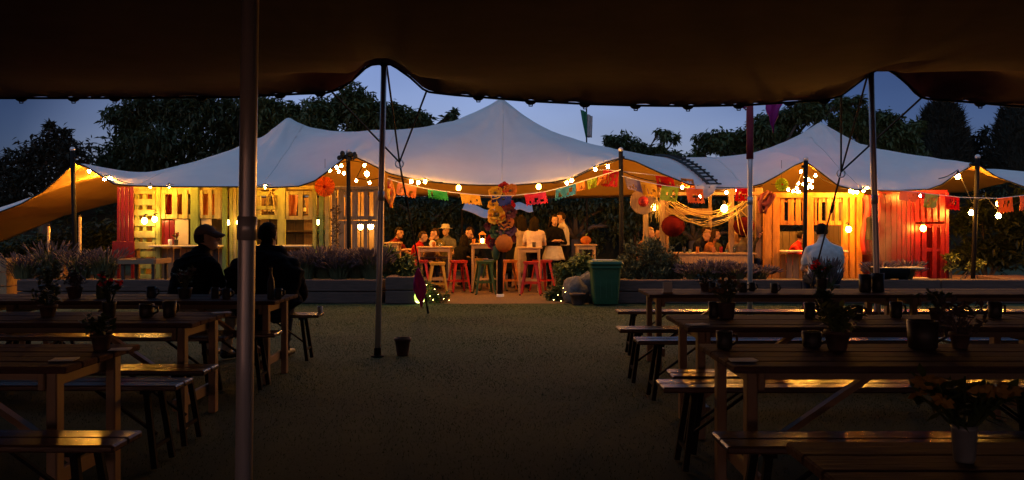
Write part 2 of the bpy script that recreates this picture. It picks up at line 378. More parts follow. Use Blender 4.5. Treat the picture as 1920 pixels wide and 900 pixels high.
# ------------------------------------------------------------------ guy ropes of the near canopy
def guy(label, tops, ring, stake_px, stake_Y, ribbon, rlabel, rz0, rz1):
    st = Vector((PX(stake_px, stake_Y), stake_Y, 0)); t = thing('guy_rope', label, 'guy rope', st)
    rg = P(*ring, 10.6) - st
    for (x, y, Yt) in tops: MB().tube([P(x, y, Yt) - st, rg], .011, 6).build('strap', M_rope, t)
    MB().tube([rg, rg * .93 , Vector((0, 0, .12))], [.008, .013, .011], 6).build('strap', M_rope, t)
    m = MB(); m.tube([rg + Vector((.05 * math.cos(a * math.pi / 6), 0, .05 * math.sin(a * math.pi / 6) - .02)) for a in range(13)], .009, 6); m.build('ring', M_alu, t, True)
    MB().tube([rg * .8, rg * .76], .022, 6).build('ratchet_buckle', M_black, t)
    MB().tube([(.03, .1, -.1), (-.02, -.05, .3)], .016, 8).build('stake', M_black, t)
    # ribbon tied round the rope
    r_ = thing('ribbon', rlabel, 'ribbon', st); V = []; n = 10
    for j in range(n):
        v = j / (n - 1); c = rg * lerp(rz0, rz1, v)
        for i in range(6):
            u = i / 5 - .5; wv = (.05 + .16 * math.sin(math.pi * min(1, v * 1.15)) ) * (1 - .3 * v)
            V.append(c + Vector((u * wv - .05 * v, -.03 + .04 * math.sin(i * 2 + j), -.10 * abs(u) + .01 * math.sin(j * 3))))
    sheet('cloth', V, 6, n, M_mag, r_, .002)
    return t
guy('black guy ropes with ring, staked beside the small timber planter', [(725, 123, CY), (799, 173, CY), (622, 172, CY)], (749, 304), 800, 13.2, True, 'magenta ribbon tied on the guy rope beside the yellow garden light', .36, .06)
guy('black guy ropes with ring over the yellow pallet bar and man in white', [(1627, 140, CY), (1727, 184, CY), (1577, 181, CY)], (1577, 322), 1511, 13.0, True, 'magenta ribbon hanging on the guy rope behind the long tables', .17, .02)
# ------------------------------------------------------------------ far pavilion tent
FY, RY, BY = 16.5, 20.0, 23.5
FRONT = [(-500, 520), (-140, 435), (-60, 412), (0, 397), (40, 382), (80, 359), (110, 333), (140, 305), (152, 308), (165, 314), (180, 323), (200, 336), (215, 345), (250, 348), (330, 350), (450, 350), (520, 351), (560, 349), (590, 339), (620, 317), (655, 289), (690, 305), (730, 325), (790, 339), (850, 345), (900, 347), (960, 347), (1030, 342), (1075, 334), (1110, 317), (1135, 304), (1165, 296), (1190, 302), (1240, 325), (1290, 345), (1340, 352), (1400, 352), (1430, 344), (1460, 328), (1490, 310), (1510, 302), (1540, 324), (1570, 347), (1600, 355), (1680, 357), (1740, 355), (1765, 346), (1790, 329), (1830, 306), (1868, 331), (1920, 350), (2050, 362), (2300, 365)]
RIDGE = [(-500, 500), (-140, 440), (0, 402), (60, 387), (120, 368), (160, 352), (200, 339), (218, 334), (250, 330), (300, 330), (330, 325), (400, 303), (450, 280), (500, 249), (525, 230), (540, 219), (556, 230), (580, 241), (620, 247), (680, 249), (750, 246), (800, 240), (850, 228), (890, 212), (920, 197), (940, 183), (957, 196), (980, 213), (1010, 233), (1050, 254), (1100, 272), (1150, 284), (1200, 292), (1250, 297), (1300, 297), (1340, 296), (1400, 290), (1450, 275), (1500, 250), (1528, 234), (1538, 228), (1550, 237), (1580, 255), (1620, 275), (1680, 298), (1730, 311), (1790, 321), (1830, 318), (1870, 322), (1920, 328), (2050, 340), (2300, 350)]
BACK = [(-500, 560), (-140, 492), (0, 455), (60, 430), (120, 405), (220, 380), (300, 372), (450, 368), (600, 366), (800, 368), (940, 372), (1080, 372), (1200, 368), (1400, 368), (1600, 368), (1780, 362), (1900, 360), (2300, 380)]
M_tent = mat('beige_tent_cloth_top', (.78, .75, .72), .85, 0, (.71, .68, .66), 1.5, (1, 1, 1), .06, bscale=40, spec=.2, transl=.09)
M_tentin = mat('glow_tinted_tent_lining', (.66, .40, .11), .85, 0, (.57, .34, .09), 2, (1, 1, 1), .06, bscale=40, spec=.2, transl=.2)  # orange lamp glow put into the beige cloth's colour
def tent_z(x, Y):
    zf = PZ(interp(FRONT, 960 + x * FPX / FY), FY)
    zr = PZ(smin(RIDGE, 960 + x * FPX / RY, 5), RY); zb = PZ(interp(BACK, 960 + x * FPX / BY), BY)
    k = max([math.exp(-((x - px) / .9) ** 2) for px in (-5.25, -.25, 7.22)])
    if Y <= RY:
        v = (Y - FY) / (RY - FY); e = lerp(math.sin(v * math.pi / 2), v ** 1.25, k); return lerp(zf, zr, e)
    v = (BY - Y) / (BY - RY); e = lerp(math.sin(v * math.pi / 2), v ** 1.25, k); return lerp(zb, zr, e)
def wrinkle(x, Y):
    z = 0
    for (cx, cy, n, a) in [(PX(p_, RY), RY, 17, .045) for p_ in (540, 940, 1538)] + [(PX(p_, FY), FY, 14, .03) for p_ in (140, 655, 1165, 1510, 1830)]:
        dx, dy = x - cx, Y - cy; r_ = math.hypot(dx, dy); z += a * math.sin(n * math.atan2(dy, dx) + 2 * math.sin(cx)) * min(1, r_ / .5) * math.exp(-r_ / 1.1)
    return z + .015 * mnoise.noise(Vector((x * .5, Y * 1.6, 3))) + .006 * mnoise.noise(Vector((x * 2.5, Y * 2.5, 7)))
def far_tent():
    t = thing('stretch_tent', 'long pale grey pavilion tent with three peaks, lit orange inside', 'tent', (0, RY, 0))
    xs = [-17.5 + 30 * i / 624 for i in range(625)]; ys = [FY + (BY - FY) * j / 36 for j in range(37)]
    V = [(x, Y - RY, tent_z(x, Y) + wrinkle(x, Y) * (sstep((Y - FY) / .4))) for Y in ys for x in xs]
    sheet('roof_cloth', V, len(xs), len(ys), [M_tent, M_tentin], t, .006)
    MB().tube([(x, FY - RY, tent_z(x, FY) - .004) for x in xs], .014, 5).build('front_hem', M_rope, t, True)
    for k in range(9):
        xs_ = -9.6 + k * 2.35; MB().tube([(xs_, FY + .05 + (BY - FY - .1) * j / 40 - RY, tent_z(xs_, FY + .05 + (BY - FY - .1) * j / 40) + wrinkle(xs_, FY + .05 + (BY - FY - .1) * j / 40) + .003) for j in range(41)], .012, 4, flat=.3).build('seam', M_tent, t, True)
    # lacing where the two halves of the roof are joined
    la, lb = (1238, 293), (1338, 343)
    prev = None; m = MB(); m2 = MB(); line = []
    for k in range(15):
        u = k / 14; Y = lerp(RY - .3, FY + .1, u); px = lerp(la[0], lb[0], u); x = (px - 960) / FPX * Y
        p = Vector((x, Y - RY, tent_z(x, Y) + .03)); line.append(p)
        m.box(p + Vector((0, 0, .01)), (.30, .05, .03), rz=-.5)
    MB().tube([p + Vector((-.12, -.1, 0)) for p in line], .028, 6).build('lacing_cord', M_rope, t)
    MB().tube([p + Vector((.12, .1, 0)) for p in line], .022, 6).build('lacing_cord', M_rope, t)
    m.build('lacing_loops', M_rope, t)
    V = []
    for j in range(6):
        for i in range(7):
            u = i / 6; v = j / 5; px = lerp(1302, 1345, u); py = lerp(346, 346 + 26 * math.sin(math.pi * u) ** .7, v)
            p = P(px, py, FY - .03); V.append((p.x, p.y - RY + .03 * math.sin(i * 2), p.z))
    sheet('loose_flap', V, 7, 6, M_tent, t, .004)
    return t
TENT = far_tent()
def far_pole(label, px, py, pb=None, r=.042, clutter=False):
    Y = FY - .06; b = Vector((PX(px if pb is None else pb, Y), Y, 0))
    t = thing('tent_pole', label, 'pole', b); h = PZ(py, Y)
    MB().tube([(0, 0, 0), (PX(px, Y) - b.x, 0, h)], r, 12).build('shaft', M_black, t, True)
    MB().sphere((PX(px, Y) - b.x, 0, h + .03), .05, 12, 8).build('cap', M_alu, t, True)
    MB().lathe([(.12, 0), (.12, .015), (.05, .03)], n=14).build('foot', M_black, t)
    MB().tube([(-.05, 0, h - .12), (.05, 0, h - .12)], .03, 8).build('bracket', M_black, t)
    if clutter:
        m = MB(); rr = random.Random(3)
        for k in range(26):
            c = Vector((PX(px, Y) - b.x + rr.uniform(-.2, .16), rr.uniform(-.08, .08), h - .03 + rr.uniform(-.1, .04))); m.sphere(c, rr.uniform(.025, .05), 6, 4)
        m.build('knotted_straps', M_rope, t)
    return t
far_pole('black pole with a pale ball cap holding the low outer wing of the tent', 136, 283, 142)
far_pole('black pole topped with knotted straps in front of the grey pallet hut', 653, 287, 655, clutter=True)
far_pole('black pole between the entrance and the dining bay with red lantern', 1164, 284, 1166)
far_pole('black pole with bulb cluster in front of the yellow pallet bar', 1511, 301, 1508)
far_pole('black pole under the small orange gable beyond the red hut', 1833, 297, 1823)
# ------------------------------------------------------------------ trees and plants
def leaf_mesh(name, blobs, n, size, m, parent, seed, droop=.5, shell=.55, aspect=2.6, origin=Vector((0, 0, 0)), core=True):
    """many small drooping leaf faces spread through the blobs; blobs = [(centre, radius tuple)]"""
    r = np.random.default_rng(seed)
    vol = np.array([b[1][0] * b[1][2] for b in blobs]); cnt = np.maximum(12, (n * vol / vol.sum())).astype(int)
    C = []; 
    for (c, rd), k in zip(blobs, cnt):
        # leaves gather in twigs: a few dozen twig centres per blob
        nt_ = max(6, k // 14); d = r.normal(size=(nt_, 3)); d /= np.linalg.norm(d, axis=1)[:, None]
        rad = (shell + (1.08 - shell) * r.random(nt_)) ** .8 * (1 + .12 * r.normal(size=nt_))
        tw = np.array(c) + d * rad[:, None] * np.array(rd)
        idx = r.integers(0, nt_, k); C.append(tw[idx] + r.normal(size=(k, 3)) * min(size * .8, rd[0] * .16))
    C = np.concatenate(C) - np.array(origin); k = len(C)
    a = r.random(k) * 2 * np.pi; el = -droop + .55 * r.normal(size=k)
    d = np.stack([np.cos(a) * np.cos(el), np.sin(a) * np.cos(el), np.sin(el)], 1)
    s = np.stack([-np.sin(a), np.cos(a), .5 * r.normal(size=k)], 1); s /= np.linalg.norm(s, axis=1)[:, None]
    L = size * (.6 + .8 * r.random(k)); W = L / aspect
    up = np.cross(d, s) * (W * .25)[:, None]
    V = np.stack([C, C + d * (L * .45)[:, None] + s * W[:, None] * .5 + up, C + d * L[:, None], C + d * (L * .45)[:, None] - s * W[:, None] * .5 + up], 1).reshape(-1, 3)
    F = np.arange(4 * k).reshape(k, 4)
    me = bpy.data.meshes.new(name); me.from_pydata(V.tolist(), [], F.tolist()); me.materials.append(m)
    o = bpy.data.objects.new(name, me); COL.objects.link(o); o.parent = parent; return o
def tree(label, px, Y, blobs, n, size, m=M_leafd, seed=1, name='broadleaf_tree', droop=.6, shell=.35, trunk_r=.2, group=None):
    b = Vector((PX(px, Y), Y, 0)); t = thing(name, label, 'tree', b, group=group)
    bl = []; rr = random.Random(seed)
    for (x, y, r_) in blobs:
        c = P(x, y + r_ * .12, Y); rm = r_ / FPX * Y * .86
        bl.append(((c.x, c.y + rr.uniform(-.6, .6) * rm, c.z), (rm, rm * .9, rm * .85)))
    leaf_mesh('crown', bl, n, size, m, t, seed, droop, shell, origin=b)
    mm = MB(); top = max(c[0][2] for c in bl)
    fork = Vector((0, 0, top * .45))
    mm.tube([(0, 0, 0), (.05, 0, top * .2), fork], [trunk_r * 1.3, trunk_r, trunk_r * .8], 10)
    for (c, rd) in bl:
        e = Vector(c) - b; mid = fork.lerp(e, .5) + Vector((rr.uniform(-.3, .3), rr.uniform(-.3, .3), .2))
        mm.tube([fork, mid, e], [trunk_r * .55, trunk_r * .32, trunk_r * .1], 6)
        for q in range(3):
            e2 = e + Vector((rr.uniform(-1, 1) * rd[0], rr.uniform(-1, 1) * rd[1], rr.uniform(-.3, .9) * rd[2])) * .8
            mm.tube([e.lerp(mid, .4), e2], [trunk_r * .14, trunk_r * .04], 5)
    mm.build('trunk', M_bark, t, True); return t
tree('wide dark tree rising behind the tent wing and lime pallet bar', 320, 29, [(225, 215, 34), (260, 200, 42), (310, 195, 50), (370, 200, 55), (430, 205, 50), (250, 265, 50), (320, 270, 65), (400, 275, 60), (205, 300, 38), (440, 250, 45), (270, 320, 45), (360, 325, 50)], 17000, .24, M_leafd, 11)
tree('dark ragged bush tree beyond the low orange wing of the tent', 80, 27, [(20, 310, 45), (70, 285, 42), (110, 265, 34), (150, 290, 38), (40, 345, 50), (110, 330, 50), (170, 335, 40), (90, 240, 14), (120, 246, 12), (10, 375, 35)], 6500, .22, M_con, 12, droop=.1)
tree('leafy tree behind the pavilion showing through the canopy peak', 690, 28, [(500, 200, 34), (545, 215, 38), (600, 205, 36), (640, 195, 34), (662, 178, 26), (685, 200, 36), (740, 215, 34), (600, 240, 40), (680, 240, 40), (770, 222, 28), (800, 232, 26), (845, 222, 15), (850, 212, 9), (505, 240, 40), (730, 240, 30)], 15000, .23, M_leafm, 13)
tree('young tree tops peeping over the tent roof below the green flag', 1190, 28, [(1145, 265, 18), (1168, 262, 20), (1190, 272, 20), (1215, 285, 20), (1240, 282, 18), (1248, 252, 14), (1268, 258, 9), (1238, 245, 8), (1265, 292, 16)], 2600, .2, M_leafm, 14, trunk_r=.12)
tree('spreading tree behind the maroon flag pole and pointed tent peak', 1430, 28, [(1320, 258, 16), (1345, 265, 26), (1385, 265, 30), (1425, 245, 34), (1470, 225, 36), (1505, 205, 28), (1540, 200, 20), (1580, 188, 16), (1610, 184, 10), (1480, 260, 30), (1400, 285, 26), (1310, 290, 14), (1290, 298, 12)], 11500, .23, M_leafm, 15)
tree('leafy tree beside the dark clipped cone behind the tent', 1640, 28, [(1580, 230, 28), (1620, 225, 34), (1660, 235, 36), (1640, 265, 34), (1690, 255, 30), (1710, 240, 18), (1725, 230, 10), (1600, 210, 20), (1700, 290, 26), (1570, 250, 24)], 9500, .23, M_leafm, 16)
def conifer(label, px, Y, prof, n, seed):
    """clipped cone: prof = [(py, half width px)]"""
    b = Vector((PX(px, Y), Y, 0)); t = thing('cone_conifer', label, 'tree', b)
    k = FPX / Y; r = np.random.default_rng(seed); pr = [(PZ(py, Y), hw / k) for py, hw in prof]; pr.sort()
    zs = np.array([p[0] for p in pr]); ws = np.array([p[1] for p in pr])
    z = zs[0] + (zs[-1] - zs[0]) * r.random(n) ** 1.1; w_ = np.interp(z, zs, ws) * (.80 + .2 * r.random(n) + .03 * r.normal(size=n)); a = r.random(n) * 2 * np.pi
    w_ *= 1 + .05 * np.sin(a * 5 + z * 2)
    C = np.stack([np.cos(a) * w_, np.sin(a) * w_, z], 1)
    d = np.stack([np.cos(a) * .6, np.sin(a) * .6, .7 + .3 * r.normal(size=n)], 1) + .35 * r.normal(size=(n, 3)); L = .13 + .14 * r.random(n)
    s = np.cross(d, r.normal(size=(n, 3))); s /= np.linalg.norm(s, axis=1)[:, None]
    V = np.stack([C - s * .03, C + s * .03, C + d * L[:, None]], 1).reshape(-1, 3)
    me = bpy.data.meshes.new('crown'); me.from_pydata(V.tolist(), [], np.arange(3 * n).reshape(n, 3).tolist()); me.materials.append(M_con)
    o = bpy.data.objects.new('crown', me); COL.objects.link(o); o.parent = t
    m = MB(); m.lathe([(p[1] * .8, p[0]) for p in pr] , n=18); m.build('inner_foliage', M_con, t, True)
    MB().tube([(0, 0, 0), (0, 0, zs[-1] * .9)], [.16, .03], 8).build('trunk', M_bark, t); return t
conifer('dark clipped cone shaped conifer behind the red hut roof', 1766, 31, [(192, 6), (198, 20), (215, 32), (250, 42), (290, 50), (330, 56), (420, 58), (480, 40)], 9000, 21)
conifer('dark cone conifer cut off by the frame beside the other clipped cone', 1915, 31, [(196, 20), (205, 32), (230, 42), (270, 55), (330, 66), (430, 68), (480, 50)], 8000, 22)
tree('thin scrubby tree between the two dark clipped cones', 1835, 33, [(1835, 262, 22), (1825, 290, 24), (1850, 300, 26), (1815, 250, 9), (1845, 245, 8), (1840, 320, 28)], 2600, .22, M_con, 24, droop=0, trunk_r=.1)
def shrub(label, px, Y, blobs, n, size, m, seed, name='shrub', droop=.2, group=None, cat='shrub'):
    b = Vector((PX(px, Y), Y, 0)); t = thing(name, label, cat, b, group=group); bl = []
    for (x, y, r_) in blobs:
        c = P(x, y, Y); rm = r_ / FPX * Y; bl.append(((c.x, c.y, max(.1, c.z)), (rm, rm * .8, rm * .9)))
    leaf_mesh('foliage', bl, n, size, m, t, seed, droop, .3, origin=b)
    mm = MB(); rr = random.Random(seed)
    for (c, rd) in bl:
        e = Vector(c) - b; mm.tube([(rr.uniform(-.06, .06), rr.uniform(-.06, .06), 0), e * .5 + Vector((0, 0, .05)), e], [.025, .018, .006], 5)
    mm.build('stems', M_bark, t); return t
# the dark garden seen through the pavilion
tree('low dark garden tree seen under the tent behind the bar tables', 800, 27, [(740, 400, 36), (790, 395, 38), (850, 390, 34), (900, 395, 32), (760, 440, 32), (830, 435, 34), (730, 370, 24), (870, 360, 28)], 5500, .2, M_leafd, 31)
tree('dark garden tree seen under the tent behind the white skirt', 1080, 27, [(980, 375, 32), (1030, 385, 34), (1085, 380, 34), (1140, 385, 36), (1170, 420, 36), (1105, 440, 30), (1010, 420, 26), (1190, 390, 30)], 5500, .2, M_leafd, 32)
tree('dark garden tree behind the dining bay and hanging raffia', 1300, 27, [(1230, 390, 34), (1290, 385, 40), (1350, 380, 38), (1400, 395, 36), (1260, 430, 34), (1330, 430, 36), (1400, 440, 34)], 4600, .2, M_leafd, 33)
shrub('dark bush beyond the red hut under the small gable', 1850, 21, [(1800, 420, 28), (1840, 400, 36), (1890, 410, 40), (1830, 470, 34), (1880, 470, 42), (1920, 440, 40), (1800, 480, 20), (1930, 380, 34)], 4200, .2, M_leafd, 34)
shrub('dark bush in the shadow under the tent wing', 120, 24, [(60, 470, 34), (110, 460, 34), (160, 455, 34), (200, 440, 30), (20, 480, 30), (190, 480, 26)], 3000, .2, M_leafd, 35)
def hedge():
    Y = 30; t = thing('hedge', 'long dark hedge closing the garden behind the pavilion', 'hedge', (0, Y, 0)); bl = []
    for k in range(30):
        px = -40 + k * 70; c = P(px, 432, Y); bl.append(((c.x, c.y, 1.35 + .3 * math.sin(k * 1.7)), (1.1, .7, 1.55)))
    leaf_mesh('foliage', bl, 20000, .22, M_leafd, t, 36, .2, .5, origin=Vector((0, Y, 0)))
    MB().box((0, 0, 1.2), (46, .5, 2.4)).build('inner_foliage', M_con, t)
hedge()
def blades(mb, c, n, h, spread, rr, wd=.012, curve=.35, heads=None, hmi=1):
    for k in range(n):
        a = rr.uniform(0, 2 * math.pi); q = rr.random() ** .5 * spread * .35
        p = Vector(c) + Vector((math.cos(a) * q, math.sin(a) * q, 0)); hh = h * rr.uniform(.55, 1.1); d = Vector((math.cos(a), math.sin(a), 0))
        ln = spread * rr.uniform(.2, 1) * curve * 2
        p1 = p + d * ln * .35 + Vector((0, 0, hh * .62)); p2 = p + d * ln + Vector((0, 0, hh)); s = Vector((-d.y, d.x, 0)) * wd
        if rr.random() < .3: s = Vector((wd, 0, 0))
        mb.add([p - s, p + s, p1 + s * .8, p1 - s * .8, p2], [(0, 1, 2, 3), (3, 2, 4)])
        if heads and rr.random() < heads:
            e = p2 + (p2 - p1).normalized() * .12
            mb.tube([p2, (p2 + e) / 2, e], [.006, .013, .004], 4, mi=hmi, caps=False)
def clump(label, x, Y, z, h, spread, n, name='lavender', heads=.8, m=None, group=None, wd=.008, seed=0, cat='plant'):
    t = thing(name, label, cat, (x, Y, z), group=group); rr = random.Random(seed + int(x * 97) + 5)
    mb = MB(); blades(mb, (0, 0, 0), n, h, spread, rr, wd, heads=heads); mb.build('foliage', m or [M_lav, M_lavf], t); 
    return t
# ------------------------------------------------------------------ planters
def sleeper_wall(label, px0, px1, Y, h, depth, courses, name='timber_planter', seed=1, soil=True):
    x0, x1 = PX(px0, Y), PX(px1, Y); t = thing(name, label, 'planter', ((x0 + x1) / 2, Y, 0)); rr = random.Random(seed); L = x1 - x0; ch = h / courses
    for c in range(courses):
        n = max(1, round(L / 2.3)); cuts = [-L / 2] + [(-L / 2 + L * (k + (.35 if c % 2 else 0)) / n) for k in range(1, n)] + [L / 2]
        for a, b in zip(cuts, cuts[1:]):
            MB().box(((a + b) / 2, .09 + rr.uniform(-.012, .012), ch * (c + .5)), (b - a - .012, .18, ch - .012), rz=rr.uniform(-.006, .006), bev=.012).build('sleeper', M_sleeper, t)
    for sx in (-1, 1):
        for c in range(courses): MB().box((sx * (L / 2 - .08), depth / 2 + .1, ch * (c + .5)), (.16, depth - .2, ch - .012), bev=.012).build('sleeper', M_sleeper, t)
    if soil: MB().box((0, depth / 2 + .1, h / 2 - .03), (L - .3, depth - .15, h - .08)).build('soil', M_soil, t)
    return t
PYL = 14.95
sleeper_wall('long low planter of weathered sleepers beside the seated men', 30, 716, PYL, .42, 1.5, 2, seed=2)
sleeper_wall('small raised timber box planter beside the entrance and garden light', 722, 786, PYL - .1, .48, .7, 2, seed=3)
sleeper_wall('long low sleeper planter stretching from the green bin past the red hut', 1150, 1935, PYL, .42, 1.5, 2, seed=4)
lav = [(575, 'tall dry lavender under the lime bar ledge'), (605, 'bushy lavender in front of the grey pallet hut'), (637, 'lavender tuft beside the knotted black pole'), (668, 'lavender below the glowing grey pallets'), (700, 'lavender crowding the thin aluminium pole')]
for i, (px, lb) in enumerate(lav):
    for_h = .40 + .07 * math.sin(i * 2.1); clump(lb, PX(px, 15.6), 15.5 + .15 * (i % 2), .4, for_h, .42, 340, seed=i)
for i, (px, lb) in enumerate([(1300, 'lavender beside the long dining table'), (1338, 'lavender in front of the orange bench planks'), (1378, 'dense lavender by the maroon flag pole'), (1425, 'lavender under the yellow bar corner'), (1650, 'lavender at the foot of the smoking grill'), (1700, 'low lavender before the red hut')]):
    clump(lb, PX(px, 15.6), 15.5 + .15 * (i % 2), .38, .22 + .04 * math.sin(i * 1.7), .34, 220, seed=20 + i)
for i, (px, h, lb) in enumerate([(95, .55, 'pale dry grasses under the wing of the tent'), (150, .42, 'dry grass tuft beside the lit pale post'), (195, .45, 'dry grass clump beside the red plank panel'), (45, .36, 'low grass tuft at the end of the long planter')]):
    clump(lb, PX(px, 15.6), 15.6, .4, h, .45, 260, name='dry_grass', seed=40 + i, heads=.4)
clump('tall feathery lavender right behind the man in the white shirt', PX(1548, 12.6), 12.6, .25, .5, .22, 260, seed=61)
# its pot
def big_pot(label, x, Y, r, h, m=M_terra, name='plant_pot'):
    t = thing(name, label, 'pot', (x, Y, 0))
    MB().lathe([(r * .72, 0), (r * .76, .02), (r * .97, h * .82), (r * 1.08, h * .83), (r * 1.1, h), (r * .98, h), (r * .95, h * .86), (r * .9, h * .86)], n=24).build('body', m, t, True)
    MB().lathe([(r * .92, h * .84), (r * .5, h * .87), (.001, h * .88)], n=20).build('soil', M_soil, t)
    return t
big_pot('large pot holding the tall lavender behind the seated man in white', PX(1548, 12.6), 12.6, .24, .3)
shrub('bushy grey green shrub behind the wheelie bin', 1215, 15.8, [(1180, 500, 26), (1210, 480, 30), (1245, 495, 30), (1265, 515, 22), (1195, 520, 28), (1240, 525, 26), (1225, 462, 14), (1180, 468, 12)], 5200, .085, M_lav, 41, droop=-.6)
shrub('bright leafy plant beside the bin at the entrance', 1075, 15.6, [(1060, 510, 18), (1085, 495, 20), (1105, 505, 18), (1065, 535, 20), (1050, 555, 14), (1095, 530, 20), (1040, 560, 12)], 2600, .13, M_leafy, 42, droop=.3, cat='plant')
shrub('leafy green plant between the thin pole and red stool', 750, 15.7, [(735, 490, 16), (755, 500, 18), (772, 510, 14), (740, 515, 16), (728, 475, 11), (765, 485, 10)], 1900, .13, M_leafy, 43, droop=.3, cat='plant')
shrub('low scrambling plant lit by the garden light', 806, 15.1, [(800, 535, 10), (812, 548, 10), (822, 558, 10), (835, 560, 7), (798, 560, 8)], 520, .09, M_leafy, 44, droop=.1, cat='plant')
# stones and pot by the bin
def boulder(label, px, py, w_, h_, Y, seed):
    b = Vector((PX(px, Y), Y, 0)); t = MB(); rr = random.Random(seed)
    t.sphere((0, 0, h_ * .45), (w_, w_ * .7, h_ * .6), 16, 11)
    o = t.build('boulder', M_stone, None, True); o.location = b
    for v in o.data.vertices:
        v.co *= 1 + .22 * mnoise.noise(v.co * 6 + Vector((seed, 0, 0))); v.co.z = max(v.co.z, -.02)
    tag(o, label, 'rock'); return o
boulder('pale grey rock stacked at the foot of the bright leafy plant', 1078, 0, .24, .42, 15.1, 3)
boulder('rough dark rock wedged between the bin and the grey rock', 1096, 0, .22, .5, 15.25, 5)
big_pot('brown clay pot standing beside the rocks and green bin', PX(1083, 14.75), 14.75, .13, .2)
big_pot('empty dark flower pot standing alone on the lawn', PX(755, 8.95), 8.95, .082, .185)
# ------------------------------------------------------------------ pallet huts
class Hut:
    """a hut of posts, pallets and boards; every piece is a mesh of its own, sized from where it stands"""
    def __init__(s, name, label, cat, px, Y):
        s.b = Vector((PX(px, Y), Y, 0)); s.Y = Y; s.t = thing(name, label, cat, s.b); s.rr = random.Random(int(px))
    def piece(s, nm, m, px0, py0, px1, py1, dy=0, th=.03, parent=None, tilt=0, bev=.006):
        Y = s.Y + dy; x0, x1 = PX(px0, Y), PX(px1, Y); z0, z1 = max(.01, PZ(py1, Y)), PZ(py0, Y)
        return MB().box(((x0 + x1) / 2 - s.b.x, dy + th / 2 + s.rr.uniform(0, .006), (z0 + z1) / 2), (abs(x1 - x0), th, z1 - z0), rot=Matrix.Rotation(tilt + s.rr.uniform(-.006, .006), 3, 'Y'), bev=bev).build(nm, m, parent or s.t)
    def pallet(s, m, px0, py0, px1, py1, cuts, vertical=True, dy=0, rails=(0, 1), m2=None, th=.024, railw=7):
        """stringers as the part, its slats as sub-parts"""
        Y = s.Y + dy
        def bx(a0, b0, a1, b1, d, t_):
            x0, x1 = PX(a0, Y) - s.b.x, PX(a1, Y) - s.b.x; z0, z1 = max(.012, PZ(b1, Y)), PZ(b0, Y)
            mb.box(((x0 + x1) / 2, dy + d + t_ / 2, (z0 + z1) / 2), (x1 - x0, t_, z1 - z0), bev=.005)
        done = []
        for r_ in rails:
            mb = MB()
            if vertical: q = lerp(py0, py1 - railw, r_); bx(px0 + .5, q, px1 - .5, q + railw, th + .008, .09)
            else: q = lerp(px0, px1 - railw, r_); bx(q, py0 + .5, q + railw, py1 - .5, th + .008, .09)
            done.append(mb)
        p = done[0].build('pallet', m2 or m, s.t)
        for q in done[1:]: q.build('stringer', m2 or m, p)
        for (a, b) in cuts:
            if vertical: s.piece('slat', m, a, py0, b, py1, dy, th, p)
            else: s.piece('slat', m, px0, a, px1, b, dy, th, p)
        return p
